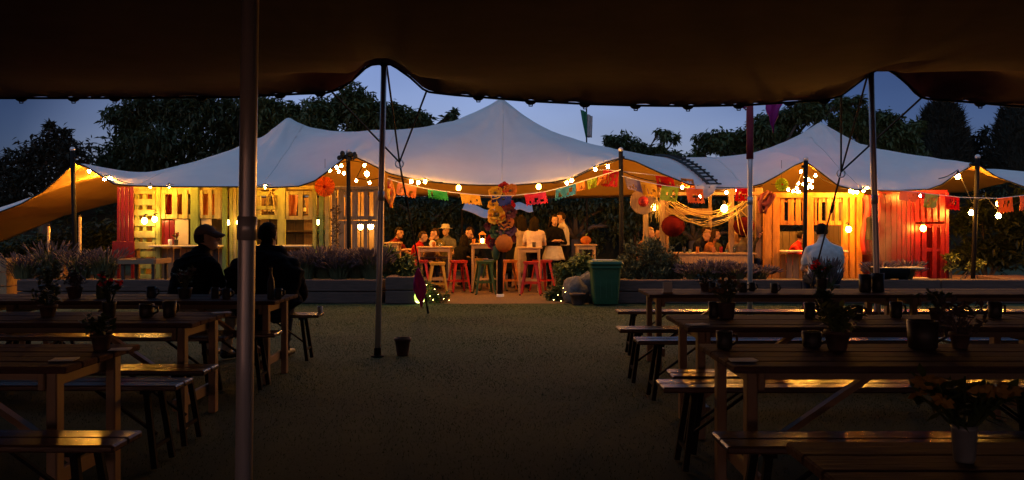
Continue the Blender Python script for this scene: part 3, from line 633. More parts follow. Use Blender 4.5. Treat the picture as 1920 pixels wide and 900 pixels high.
def lime_bar():
    h = Hut('pallet_bar', 'lime green and yellow pallet bar with open hatches behind the two seated men', 'bar', 420, 17.2)
    for a, b, m in ((292, 300, M_lime), (357, 372, M_green), (416, 424, M_green), (430, 436, M_lime), (437, 443, M_limepale), (444, 450, M_lime), (451, 479, M_lime), (520, 534, M_lime), (586, 593, M_lime), (598, 606, M_green), (609, 617, M_limepale)):
        h.piece('post', m, a, 351, b, 552, -.03, .09)
    h.piece('header_beam', M_limepale, 248, 349, 620, 356, .07, .08)
    h.pallet(M_limepale, 251, 354, 291, 470, [(356, 364), (373, 385), (393, 404), (412, 424), (433, 446), (454, 467)], False, 0, (0, .45, 1), M_lime)
    h.pallet(M_lime, 262, 466, 300, 535, [(470, 482), (492, 504), (514, 526)], False, .02, (0, 1), M_green)
    h.pallet(M_limepale, 300, 356, 358, 410, [(301, 309), (322, 332), (341, 352)], True, 0, (0, 1), M_limepale, railw=8)
    h.pallet(M_limepale, 373, 356, 418, 410, [(374, 380), (390, 397), (402, 416)], True, 0, (0, 1), M_limepale)
    h.pallet(M_lime, 480, 356, 521, 412, [(359, 367), (386, 393), (403, 411)], False, 0, (0, 1), M_limepale)
    h.pallet(M_limepale, 535, 358, 587, 412, [(535, 541), (559, 567), (578, 586)], True, 0, (0, 1), M_limepale)
    h.pallet(M_lime, 587, 356, 618, 412, [(588, 594), (600, 606), (611, 617)], True, .05, (0, 1), M_green)
    h.pallet(M_green, 587, 430, 618, 540, [(588, 595), (600, 607), (611, 617)], True, .05, (0, .5, 1), M_green)
    h.piece('cream_panel', M_cream, 328, 411, 353, 459, .05, .02)
    h.piece('cream_panel', M_cream, 377, 411, 396, 446, .05, .02)
    for i in range(3): h.piece('red_board', M_redp, 298 + i * 10, 413, 307 + i * 10, 459, .04, .02)
    h.piece('dark_hatch', M_darkwood, 397, 412, 417, 459, .35, .02)
    # counters
    for a, b in ((288, 420), (480, 587)):
        Y = h.Y; x0, x1 = PX(a, Y) - h.b.x, PX(b, Y) - h.b.x; MB().box(((x0 + x1) / 2, -.06, PZ(461, Y)), (x1 - x0, .42, .035), bev=.008).build('counter', M_cream, h.t)
        k = 0
        for q in range(a + 2, b - 6, 12): h.piece('front_board', M_rawwood if k % 3 else M_darkwood, q, 466, q + 11, 552, .06, .022); k += 1
    # side and back walls, a rear shelf
    Y = h.Y; xl, xr = PX(250, Y) - h.b.x, PX(616, Y) - h.b.x
    for i in range(20):
        x = lerp(xl, xr, (i + .5) / 20); MB().box((x, 2.0 + .006 * (i % 3), 1.0), ((xr - xl) / 20 - .012, .025, 2.0)).build('back_board', M_darkwood if (i * 7) % 5 else M_rawwood, h.t)
    for x in (xl, xr):
        for i in range(7): MB().box((x, .25 + i * .25, 1.0), (.025, .235, 2.0)).build('side_board', M_rawwood, h.t)
    MB().box(((xl + xr) / 2, 1.82, 1.25), (xr - xl - .1, .3, .03)).build('shelf', M_darkwood, h.t)
    MB().box(((xl + xr) / 2, 1.80, 1.62), (xr - xl - .1, .3, .03)).build('shelf', M_darkwood, h.t)
    return h
LB = lime_bar()
def red_screen():
    h = Hut('plank_screen', 'dark red upright plank screen at the end of the lime pallet bar', 'screen', 234, 17.1)
    for a, b in ((219, 225), (226, 233), (234, 241), (242, 250)): h.piece('board', M_redp, a, 350, b, 484, .02, .025)
    for y in (356, 408, 470): h.piece('rail', M_redp, 219, y, 250, y + 7, .055, .04)
    for a in (219, 245): h.piece('foot_post', M_redp, a, 484, a + 5, 555, .05, .06)
    h.piece('base_board', M_redp, 210, 452, 252, 484, -.03, .025)
red_screen()
def grey_hut():
    h = Hut('pallet_screen', 'weathered grey pallet hut with lamps glowing through its gaps', 'screen', 670, 17.2)
    p = h.pallet(M_grey, 634, 353, 712, 412, [(634, 645), (647, 657), (660, 671), (682, 690), (700, 711)], True, 0, (0, 1), M_grey)
    p = h.pallet(M_grey, 634, 414, 712, 545, [(634, 645), (647, 657), (660, 670), (682, 689), (701, 711)], True, .01, (0, .45, 1), M_grey)
    for a in (622, 712): h.piece('post', M_grey, a, 352, a + 6, 552, -.02, .1)
    for i in range(6): h.piece('back_board', M_rawwood, 632 + i * 15, 354, 645 + i * 15, 545, .75, .025)
    h.piece('top_rail', M_grey, 620, 349, 720, 355, -.03, .1)
grey_hut()
def tangle():
    t = thing('dried_garland', 'dark dried plant garland hanging down beside the grey pallet hut', 'garland', P(630, 460, 16.9)); rr = random.Random(4); mb = MB()
    for k in range(70):
        u = rr.random(); c = Vector((rr.uniform(-.07, .07), rr.uniform(-.06, .03), lerp(-.5, .75, u)))
        mb.tube([c, c + Vector((rr.uniform(-.1, .1), rr.uniform(-.06, .06), rr.uniform(-.1, .12)))], [.012, .004], 4)
    mb.tube([(0, .05, -.9), (0, .04, .95)], .022, 6)
    mb.build('stems', M_bark, t)
    m2 = MB()
    for k in range(60): m2.sphere((rr.uniform(-.1, .1), rr.uniform(-.1, 0), rr.uniform(-.55, .8)), rr.uniform(.012, .03), 5, 4)
    m2.build('seed_heads', M_darkwood, t)
tangle()
def yellow_bar():
    h = Hut('pallet_bar', 'yellow pallet bar with slatted upper front where the man in red serves', 'bar', 1525, 17.2)
    for a, b, m in ((1433, 1447, M_yellow), (1449, 1462, M_yellow), (1513, 1526, M_yellow), (1581, 1590, M_yellow), (1594, 1603, M_yellow), (1607, 1617, M_yellow)):
        h.piece('post', m, a, 366, b, 552, -.04, .1)
    h.piece('header_beam', M_yellow, 1430, 361, 1620, 371, -.05, .1)
    h.pallet(M_yellow, 1462, 371, 1513, 422, [(1463, 1471), (1478, 1489), (1492, 1502), (1505, 1511)], True, 0, (0, 1), M_yellow, railw=8)
    h.pallet(M_yellow, 1527, 371, 1581, 422, [(1528, 1532), (1535, 1541), (1550, 1559), (1566, 1573)], True, 0, (0, 1), M_yellow, railw=8)
    h.pallet(M_yellow, 1582, 371, 1618, 420, [(1582, 1588), (1595, 1602), (1608, 1616)], True, .05, (0, 1), M_yellow)
    h.pallet(M_yellow, 1582, 424, 1618, 545, [(1582, 1588), (1595, 1602), (1608, 1616)], True, .05, (0, .5, 1), M_yellow)
    h.pallet(M_limepale, 1432, 424, 1462, 545, [(1432, 1438), (1450, 1457)], True, .05, (0, .5, 1), M_yellow)
    Y = h.Y; x0, x1 = PX(1462, Y) - h.b.x, PX(1582, Y) - h.b.x
    MB().box(((x0 + x1) / 2, -.05, PZ(471, Y)), (x1 - x0, .42, .035), bev=.008).build('counter', M_cream, h.t)
    k = 0
    for q in range(1463, 1578, 12): h.piece('front_board', M_rawwood if k % 3 else M_yellow, q, 476, q + 11, 552, .06, .022); k += 1
    xl, xr = PX(1434, Y) - h.b.x, PX(1617, Y) - h.b.x
    for i in range(13):
        x = lerp(xl, xr, (i + .5) / 13); MB().box((x, 2.2 + .006 * (i % 3), .62), ((xr - xl) / 13 - .012, .025, 1.24)).build('back_board', M_darkwood, h.t)
    for x in (xl, xr):
        for i in range(7): MB().box((x, .28 + i * .27, 1.0), (.025, .25, 2.0)).build('side_board', M_darkwood, h.t)
    return h
YB = yellow_bar()
def red_hut():
    h = Hut('plank_hut', 'red plank hut lit by a wall lamp beside the smoking grill', 'hut', 1712, 17.1); rr = random.Random(8)
    x = 1652
    while x < 1714:
        w_ = rr.uniform(8, 11); h.piece('board', M_redp, x, 361 + rr.uniform(-2, 3), x + w_ - 1.2, 534 + rr.uniform(-4, 2), .03, .024); x += w_
    h.pallet(M_redp, 1716, 362, 1775, 416, [(1716, 1724), (1727, 1734), (1738, 1746), (1750, 1758), (1762, 1774)], True, 0, (0, 1), M_redp)
    h.pallet(M_redp, 1716, 420, 1775, 534, [(1716, 1726), (1729, 1738), (1749, 1757), (1764, 1774)], True, 0, (0, .42, 1), M_redp)
    h.piece('header_beam', M_redp, 1646, 356, 1777, 363, -.02, .08)
    for a in (1648, 1774): h.piece('post', M_redp, a, 360, a + 6, 555, -.03, .09)
    h.piece('ledge', M_cream, 1696, 521, 1742, 524, -.22, .25)
    Y = h.Y; xl, xr = PX(1650, Y) - h.b.x, PX(1775, Y) - h.b.x
    for i in range(8):
        xx = lerp(xl, xr, (i + .5) / 8); MB().box((xx, 1.6, 1.0), ((xr - xl) / 8 - .012, .025, 2.0)).build('back_board', M_redp, h.t)
    for i in range(5): MB().box((xr, .25 + i * .29, 1.0), (.025, .27, 2.0)).build('side_board', M_redp, h.t)
red_hut()
def red_drape():
    Y = 16.9; b = P(1628, 475, Y); t = thing('red_drape', 'bright red cloth drape hanging between the yellow bar and red hut', 'drape', b); V = []
    for j in range(14):
        for i in range(13):
            p = P(lerp(1618, 1648, i / 12) + 4 * math.sin(j * .5), lerp(366, 478, j / 13), Y) - b; p.y += .05 * math.sin(i * 1.6 + j * .15); V.append(p)
    sheet('cloth', V, 13, 14, paint('red_cloth', (.55, .02, .015), .6), t, .004)
    MB().box(P(1635, 428, 16.75) - b, (.17, .2, .46), bev=.02).build('speaker_box', M_black, t)
red_drape()
# ------------------------------------------------------------------ dining bay
def bay():
    h = Hut('pergola', 'raw timber post and beam frame round the long dining table', 'frame', 1300, 17.4)
    for a, b in ((1207, 1216), (1238, 1248), (1368, 1377), (1418, 1430)): h.piece('post', M_rawwood, a, 352, b, 552, 0, .1)
    h.piece('beam', M_rawwood, 1200, 360, 1432, 366, -.05, .05)
    h.piece('plank', M_rawwood, 1249, 391, 1336, 403, .9, .03)
    for a in (1249, 1330): h.piece('plank_post', M_rawwood, a, 366, a + 5, 552, .94, .06)
bay()
def long_table():
    Y = 17.55; b = Vector((PX(1335, Y), Y, 0)); t = thing('dining_table', 'long orange lit plank dining table with drinks under the raffia swags', 'table', b)
    L = 1.62; z = PZ(475, Y)
    for i in range(5): MB().box((0, -.3 + i * .15, z), (L, .145, .035), bev=.006).build('plank', M_rawwood, t)
    MB().box((0, -.34, z - .11), (L - .1, .03, .17), bev=.005).build('apron', M_rawwood, t)
    for sx in (-1, 1):
        for sy in (-.3, .3): MB().box((sx * (L / 2 - .12), sy, z / 2 - .02), (.08, .08, z - .04), bev=.008).build('leg', M_rawwood, t)
    y2 = -.75; bt = thing('plank_bench', 'low orange plank bench in front of the long dining table', 'bench', b + Vector((.05, y2, 0)))
    for i in range(2): MB().box((0, -.08 + i * .155, .50), (L - .1, .145, .04), bev=.006).build('plank', M_rawwood, bt)
    for sx in (-1, 1): MB().box((sx * .62, 0, .24), (.06, .26, .48), bev=.008).build('leg', M_rawwood, bt)
    MB().box((0, .02, .3), (L - .3, .03, .1)).build('stretcher', M_rawwood, bt)
    return b, z
LT_B, LT_Z = long_table()
def lantern(label, px, py, Y, r, col):
    c = P(px, py, Y); t = thing('paper_lantern', label, 'lantern', c); pr = []
    n = 15
    for k in range(n):
        a = math.pi * (k + .5) / n; pr.append((r * math.sin(a) * (1 + (.02 if k % 2 else -.015)), -r * .92 * math.cos(a)))
    MB().lathe(pr, n=24).build('shade', col, t, True)
    MB().lathe([(r * .22, r * .9), (r * .22, r * .98), (.01, r * .98)], n=14).build('collar', M_black, t)
    MB().tube([(0, 0, r * .98), (0, 0, r * .98 + max(.05, PZ(366, Y) - c.z - r))], .006, 5).build('cord', M_rope, t)
M_lantern = paint('red_lantern_paper', (.085, .003, .003), .9, spec=.1)
lantern('big round red paper lantern hanging in front of the long dining table', 1262, 424, 17.15, .235, M_lantern)
lantern('round red paper lantern hanging by the man with glasses', 1395, 424, 17.3, .21, M_lantern)
def sombrero():
    c = P(1205, 378, 17.0); t = thing('sombrero', 'orange straw sombrero with red crown hung on the timber post', 'hat', c)
    M = Matrix.Rotation(R(90), 3, 'X')
    def lt(prof, m, nm, n=28):
        mb = MB().lathe(prof, n=n); mb.v = [tuple(M @ Vector(v)) for v in mb.v]; return mb.build(nm, m, t, True)
    lt([(.10, .03), (.17, .0), (.235, .03), (.25, .07), (.243, .075), (.23, .045), (.17, .012)], paint('orange_straw', (.42, .13, .02), .7), 'brim')
    lt([(.115, .012), (.11, .06), (.085, .13), (.05, .165), (.001, .17)], paint('red_felt', (.5, .02, .02), .7), 'crown')
    lt([(.248, .07), (.262, .075), (.255, .085), (.242, .08)], M_rawwood, 'brim_edge')
sombrero()
M_raff = mat('raffia', (.62, .50, .16), .7, 0, (.45, .33, .09), 12, bump=0, transl=.3)
def swag():
    Y = 16.95; b = P(1330, 380, Y); t = thing('raffia_garland', 'yellow raffia strands swagged across the dining bay', 'garland', b); rr = random.Random(2)
    for k, (xa, ya, xb, yb, sag) in enumerate([(1249, 368, 1402, 372, 30), (1246, 384, 1398, 386, 36), (1258, 368, 1370, 384, 20), (1240, 376, 1366, 380, 40), (1256, 390, 1406, 380, 32), (1250, 372, 1400, 376, 34), (1252, 376, 1402, 382, 44), (1248, 395, 1404, 374, 26), (1255, 372, 1396, 380, 49), (1251, 380, 1392, 392, 22), (1262, 380, 1404, 370, 30)]):
        pts = []
        for i in range(19):
            u = i / 18; p = P(lerp(xa, xb, u), lerp(ya, yb, u) + sag * 4 * u * (1 - u) + rr.uniform(-.5, .5), Y + .02 * k) - b; pts.append(p)
        MB().tube(pts, .013, 5, flat=.6).build('strand', M_raff, t, True)
    for (xa, ya, xb, yb) in ((1384, 392, 1400, 446), (1380, 392, 1388, 440), (1386, 390, 1414, 412), (1258, 378, 1296, 398), (1372, 380, 1330, 412)):
        pts = [P(lerp(xa, xb, u), lerp(ya, yb, u) + 5 * math.sin(u * 3), Y - .02) - b for u in (0, .25, .5, .75, 1)]
        MB().tube(pts, [.016, .02, .018, .012, .004], 5, flat=.4).build('loose_end', M_raff, t)
swag()
def tassel(label, px, py, Y, n=26, L=.55, seed=1):
    c = P(px, py, Y); t = thing('raffia_tassel', label, 'decoration', c); rr = random.Random(seed); mb = MB()
    for k in range(n):
        a = rr.uniform(0, 6.28); q = rr.uniform(.03, .16); l = L * rr.uniform(.6, 1)
        p = [Vector((0, 0, 0)), Vector((math.cos(a) * q * .6, math.sin(a) * q * .6, -l * .35)), Vector((math.cos(a) * q, math.sin(a) * q, -l))]
        mb.tube(p, [.012, .014, .004], 4, flat=.4)
    mb.build('strands', M_raff, t); MB().sphere((0, 0, .01), .03, 8, 6).build('knot', M_raff, t, True)
tassel('raffia tassel hanging over the lamp beside the sombrero', 1231, 372, 16.9, 24, .5, 1)
tassel('raffia tassel hanging inside the lime bar hatch', 507, 356, 17.1, 20, .42, 2)
def towel():
    b = P(1437, 376, 16.9); t = thing('towel', 'maroon cloth looped over the corner post of the yellow bar', 'cloth', b); V = []
    for j in range(9):
        for i in range(7):
            u = i / 6; v = j / 8; p = P(lerp(1424, 1448, v) + 6 * math.sin(u * 6), lerp(366 + 30 * (1 - v), 358 + 10 * (1 - v), u) + 10 * math.sin(v * 3.1), 16.9) - b; p.y += .05 * math.sin(u * 7 + v * 3); V.append(p)
    sheet('cloth', V, 7, 9, paint('maroon_towel', (.16, .02, .02), .8), t, .02)
    MB().tube([P(x, y, 16.88) - b for x, y in ((1441, 358), (1430, 366), (1424, 382), (1427, 398), (1434, 400), (1438, 388), (1443, 366))], [.03, .045, .04, .04, .035, .03, .025], 7).build('hanging_loop', paint('maroon_towel', (.16, .02, .02), .8), t, True)
towel()
# ------------------------------------------------------------------ festoon lights
def bulb_mb(scale=1.0, n=10):
    m = MB(); s = scale
    m.lathe([(.001, -.078 * s), (.022 * s, -.07 * s), (.036 * s, -.048 * s), (.038 * s, -.03 * s), (.026 * s, -.008 * s), (.016 * s, .006 * s)], n=n); return m
_bm = {}
def bulb_obj(kind, scale, parent, p):
    key = (kind.name, scale)
    if key not in _bm:
        me = bulb_mb(scale).build('bulb', kind, None, True); _bm[key] = me.data; bpy.data.objects.remove(me)
        sk = MB().lathe([(.018 * scale, 0), (.02 * scale, .012 * scale), (.018 * scale, .05 * scale), (.006, .055 * scale)], n=8).build('socket', M_socket); _bm[key + ('s',)] = sk.data; bpy.data.objects.remove(sk)
    for nm, d in (('bulb', _bm[key]), ('socket', _bm[key + ('s',)])):
        o = bpy.data.objects.new(nm, d); COL.objects.link(o); o.parent = parent; o.location = p
def festoon(label, cable, bulbs, Y, kind=M_bulb, scale=.76):
    b = P(*cable[0], Y); t = thing('festoon_lights', label, 'string lights', b)
    pts = []
    for (a, c) in zip(cable, cable[1:]):
        for k in range(4):
            u = k / 4; pts.append(P(lerp(a[0], c[0], u), lerp(a[1], c[1], u) + 3 * 4 * u * (1 - u) * (abs(a[0] - c[0]) > 30), Y) - b)
    pts.append(P(*cable[-1], Y) - b)
    MB().tube(pts, .009, 5).build('cable', M_rope, t)
    for q in bulbs:
        dy = q[2] if len(q) > 2 else 0
        bulb_obj(kind, scale, t, P(q[0], q[1] - 3.5, Y + dy) - b)
    return t
FL = 16.62
festoon('festoon bulbs along the orange wing and over the red plank screen', [(140, 306), (167, 316), (207, 330), (250, 345), (282, 345), (317, 345), (400, 348), (500, 346), (560, 346)], [(167, 322), (207, 335), (282, 350), (317, 350), (497, 351)], FL)
festoon('festoon bulbs bunched under the gable with the knotted black pole', [(595, 335), (619, 314), (640, 306), (653, 300), (683, 305), (668, 334), (693, 338), (720, 332)], [(619, 320, .2), (631, 315, .9), (640, 312, .6), (635, 323, 1.8), (645, 326, 1.4), (683, 311, 1.3), (668, 340, 2.8), (693, 344, 2.4)], FL + .35, M_bulbx)
festoon('three festoon bulbs over the orange paper flag at the entrance', [(728, 330), (771, 335), (784, 337), (797, 334), (830, 342)], [(771, 341), (784, 343), (797, 341)], 15.45, M_bulbx)
festoon('festoon bulbs climbing to the gable over the red paper flag', [(1030, 342), (1063, 338), (1072, 333), (1095, 322), (1116, 312), (1140, 307), (1164, 298)], [(1063, 344), (1072, 339), (1116, 318), (1140, 313)], 15.45, M_bulbx)
festoon('festoon bulbs along the roof edge above the raffia swags', [(1164, 320), (1230, 340), (1279, 347), (1299, 354), (1330, 352), (1362, 355), (1382, 352), (1430, 348)], [(1279, 352), (1299, 360), (1362, 362), (1382, 358)], FL, M_bulbw)
festoon('dense bunch of festoon bulbs round the pole at the yellow bar', [(1446, 345), (1469, 348), (1487, 354), (1497, 340), (1507, 316), (1516, 330), (1523, 334), (1514, 346), (1529, 324), (1560, 344)],
        [(1502, 323, .3), (1509, 333, -.12), (1516, 338, .9), (1523, 341, 1.9), (1507, 346, -.12), (1519, 348, .9), (1514, 353, 2.4), (1522, 352, .5), (1497, 345, 2.0), (1494, 354, 1.2), (1487, 360, .6), (1478, 357, 1.6), (1469, 353, 2.2), (1529, 330, 1.7)], FL + .3, M_bulb)
festoon('festoon bulbs clustered over the red drape and red hut', [(1575, 352), (1594, 353), (1607, 355), (1620, 351), (1640, 356), (1690, 358), (1726, 363)], [(1594, 359), (1600, 361), (1607, 361), (1619, 358), (1626, 354), (1726, 368)], FL)
festoon('widely spaced festoon bulbs hanging beyond the red hut', [(1760, 335), (1796, 318), (1823, 380), (1850, 370), (1872, 395), (1920, 372)], [(1796, 330), (1821, 398), (1872, 404)], FL - .1, M_bulbs, 1.25)
def wall_lamp(label, px, py, Y, r=.055, m=M_lamp, cord_to=None):
    c = P(px, py, Y); t = thing('lamp', label, 'lamp', c)
    MB().sphere((0, 0, 0), (r, r, r * 1.2), 12, 9).build('bulb', m, t, True)
    MB().lathe([(r * .45, r * 1.05), (r * .5, r * 1.2), (r * .4, r * 2.2), (.01, r * 2.3)], n=10).build('holder', M_socket, t)
    if cord_to: MB().tube([(0, 0, r * 2.2), (0, .01, PZ(cord_to, Y) - c.z)], .006, 5).build('cord', M_rope, t)
    else: MB().tube([(0, 0, r * 2.1), (0, .06, r * 2.4), (0, .14, r * 2.2)], .01, 6).build('bracket', M_black, t)
wall_lamp('bare bulb glowing on the lattice of the lime bar nearest the red screen', 271, 414, 16.98)
wall_lamp('bare bulb glowing on the first lime post beside its twin', 290, 411, 16.98, .05)
wall_lamp('small lamp behind the striped lime posts', 427, 417, 17.6, .045)
wall_lamp('small lamp half hidden by the big aluminium pole', 447, 417, 17.0, .04)
wall_lamp('lamp inside the lime bar right beside the dark hatch', 596, 416, 17.55, .05)
wall_lamp('lamp glowing through the first gap of the grey hut', 676, 425, 17.55, .055)
wall_lamp('lamp glowing through the second gap of the grey hut', 695, 424, 17.5, .06)
wall_lamp('lamp glaring under the raffia tassel by the sombrero', 1226, 388, 16.95, .06)
wall_lamp('lamp glaring on the dining bay post among raffia', 1358, 391, 16.95, .065)
wall_lamp('bare bulb blazing on the corner posts of the yellow bar', 1591, 430, 16.9, .055, M_lampo)
wall_lamp('bulb lighting the red hut boards through the smoke', 1731, 428, 16.9, .055, M_lampo)
def inner_lamp(label, px, py, Y, r, m): wall_lamp(label, px, py, Y, r, m, 372)  # bulbs added under the tent for light, except the one in the glowing peak
inner_lamp('added amber bulb under the tent lighting the entrance bar tables', 860, 352, 18.6, .05, M_lampo)
inner_lamp('added amber bulb under the tent lighting the standing women', 1010, 350, 18.2, .05, M_lampo)
inner_lamp('added amber bulb over the far end of the dining table', 1315, 366, 18.9, .05, M_lampx)
inner_lamp('amber bulb hanging high in the yellow bar over the serving man', 1497, 362, 18.3, .05, M_lampx)
inner_lamp('amber bulb hanging in the peak behind the knotted pole', 688, 326, 18.8, .05, M_lampx)
festoon('festoon string strung inside the tent roof over the bar tables', [(790, 322), (870, 324), (950, 324), (1020, 320), (1080, 310)], [(812, 325), (850, 327), (890, 328), (930, 328), (972, 328), (1012, 325), (1050, 318)], 17.3, M_bulbs)  # unseen string added so guests and stools get more light
festoon('added festoon string inside the tent wing to light its lining', [(150, 312), (190, 330), (240, 345)], [(172, 326), (196, 337), (222, 345)], 18.2, M_bulb_added)  # extra string added to brighten the wing's lining
# ------------------------------------------------------------------ paper bunting
PC = {k: paint(k + '_tissue_paper', c, .7, transl=.55, bump=.03) for k, c in dict(orange=(.72, .27, .04), green=(.04, .42, .16), yellow=(.85, .56, .05), blue=(.03, .06, .45), pink=(.62, .03, .12), cyan=(.04, .25, .55), lime=(.38, .50, .04), red=(.60, .02, .02), lilac=(.30, .22, .30), sage=(.30, .36, .18), peach=(.70, .30, .14)).items()}
def paper_flag(parent, b, x0, y0, x1, y1, hpx, Y, m, rr):
    """rectangle with a scalloped, pierced lower edge"""
    n = 13; V = []; F = []; tl, tr = P(x0, y0, Y) - b, P(x1, y1, Y) - b; hh = hpx / FPX * Y; w_ = (tr - tl)
    sk = rr.uniform(-.28, .28); am = rr.uniform(.02, .07); cu = rr.uniform(-.1, .12); rows = 5; ph = rr.uniform(0, 6)
    for j in range(rows + 1):
        for i in range(n):
            u = i / (n - 1); v = j / rows
            e = hh * v - (0 if j < rows else (.022 if i % 2 else -.004))
            p = tl + w_ * u + Vector((sk * hh * v, am * math.sin(u * 5 + v * 2 + ph) * (.3 + v) + cu * v * v, -e * (1 - abs(cu) * v))); V.append(p)
    hole = {(rr.randint(1, 3), rr.randint(2, 9)) for _ in range(rr.randint(3, 8))}
    for j in range(rows):
        for i in range(n - 1):
            if (j, i) in hole: continue
            F.append((j * n + i, j * n + i + 1, (j + 1) * n + i + 1, (j + 1) * n + i))
    o = MB().add(V, F).build('paper_flag', m, parent); md = o.modifiers.new('thickness', 'SOLIDIFY'); md.thickness = .0015
def bunting(label, line, flags, Y, seed):
    b = P(*line[0], Y); t = thing('paper_bunting', label, 'bunting', b); rr = random.Random(seed)
    MB().tube([P(x, y, Y) - b for x, y in line], .007, 5).build('string', M_paper, t)
    for (cx, wd, hp, c) in flags:
        x0, x1 = cx - wd / 2, cx + wd / 2; paper_flag(t, b, x0, interp(line, x0) + .5, x1, interp(line, x1) + .5, hp * 1.2, Y - .012, PC[c], rr)
bunting('cut paper bunting across the entrance, orange, green, yellow, blue and pink flags', [(726, 334), (745, 341), (800, 354), (850, 361), (910, 367), (960, 367), (1020, 360), (1060, 350), (1095, 339), (1164, 318)],
        [(764, 36, 20, 'peach'), (820, 37, 15, 'green'), (881, 37, 17, 'yellow'), (941, 37, 17, 'blue'), (1003, 40, 18, 'pink'), (1061, 38, 18, 'cyan'), (1088, 16, 14, 'orange'), (1110, 18, 16, 'lime'), (1131, 16, 16, 'orange')], 16.3, 1)
bunting('cut paper bunting over the sombrero and raffia, orange, lime and red flags', [(1166, 330), (1200, 339), (1250, 349), (1300, 354), (1350, 354), (1410, 352)],
        [(1185, 28, 22, 'lilac'), (1215, 30, 24, 'yellow'), (1257, 32, 24, 'lime'), (1302, 32, 24, 'orange'), (1396, 32, 22, 'red')], 16.32, 2)
bunting('higher short bunting with red flags under the gable by the black pole', [(1105, 320), (1135, 318), (1190, 324), (1250, 331), (1300, 336)], [(1146, 30, 26, 'red'), (1245, 34, 20, 'red'), (1288, 24, 16, 'orange')], 16.6, 3)
bunting('bunting across the red hut with orange, sage and red flags', [(1640, 356), (1690, 357), (1746, 364), (1800, 370), (1870, 372), (1960, 362)], [(1705, 34, 16, 'peach'), (1726, 14, 10, 'red'), (1748, 26, 22, 'sage'), (1786, 28, 22, 'red'), (1884, 30, 24, 'orange'), (1925, 28, 24, 'peach')], 16.3, 4)
def hanging_pompom():
    b = P(732, 340, 16.3); t = thing('ribbon_tassel', 'orange and white ribbon tassel at the corner of the entrance', 'decoration', b); rr = random.Random(6)
    for k, c in enumerate(('peach', 'orange', 'yellow', 'red', 'peach', 'orange')):
        V = []; 
        for j in range(7):
            for i in range(3): V.append((rr.uniform(-.01, .01) + (k - 2.5) * .018 + (i - 1) * .03 + .03 * math.sin(j + k), .02 * math.sin(j * 1.3 + k) - .008 * k, -j * (.06 + .012 * (k % 3))))
        sheet('streamer', V, 3, 7, PC[c], t, .002)
    MB().sphere((0, 0, .0), .04, 10, 7).build('knot', PC['peach'], t, True)
hanging_pompom()
def rosette(label, px, py, Y, r, m):
    c = P(px, py, Y); t = thing('paper_rosette', label, 'decoration', c); n = 28; V = [(0, -.02, 0)]; F = []
    for k in range(n):
        a = 2 * math.pi * k / n; V.append((r * math.cos(a), (.03 if k % 2 else -.03), r * math.sin(a)))
    for k in range(n): F.append((0, 1 + k, 1 + (k + 1) % n))
    o = MB().add(V, F).build('pleated_disc', m, t); md = o.modifiers.new('t', 'SOLIDIFY'); md.thickness = .002
    MB().sphere((0, -.03, 0), r * .16, 8, 6).build('centre', PC['red'], t, True)
    MB().tube([(0, .02, 0), (0, .02, r + .35)], .004, 4).build('thread', M_rope, t)
rosette('pleated orange paper rosette hanging beside the grey hut gable', 609, 350, 16.8, .2, PC['orange'])
rosette('pale pleated paper rosette lit yellow at the bar corner', 1466, 346, 16.75, .13, PC['lime'])
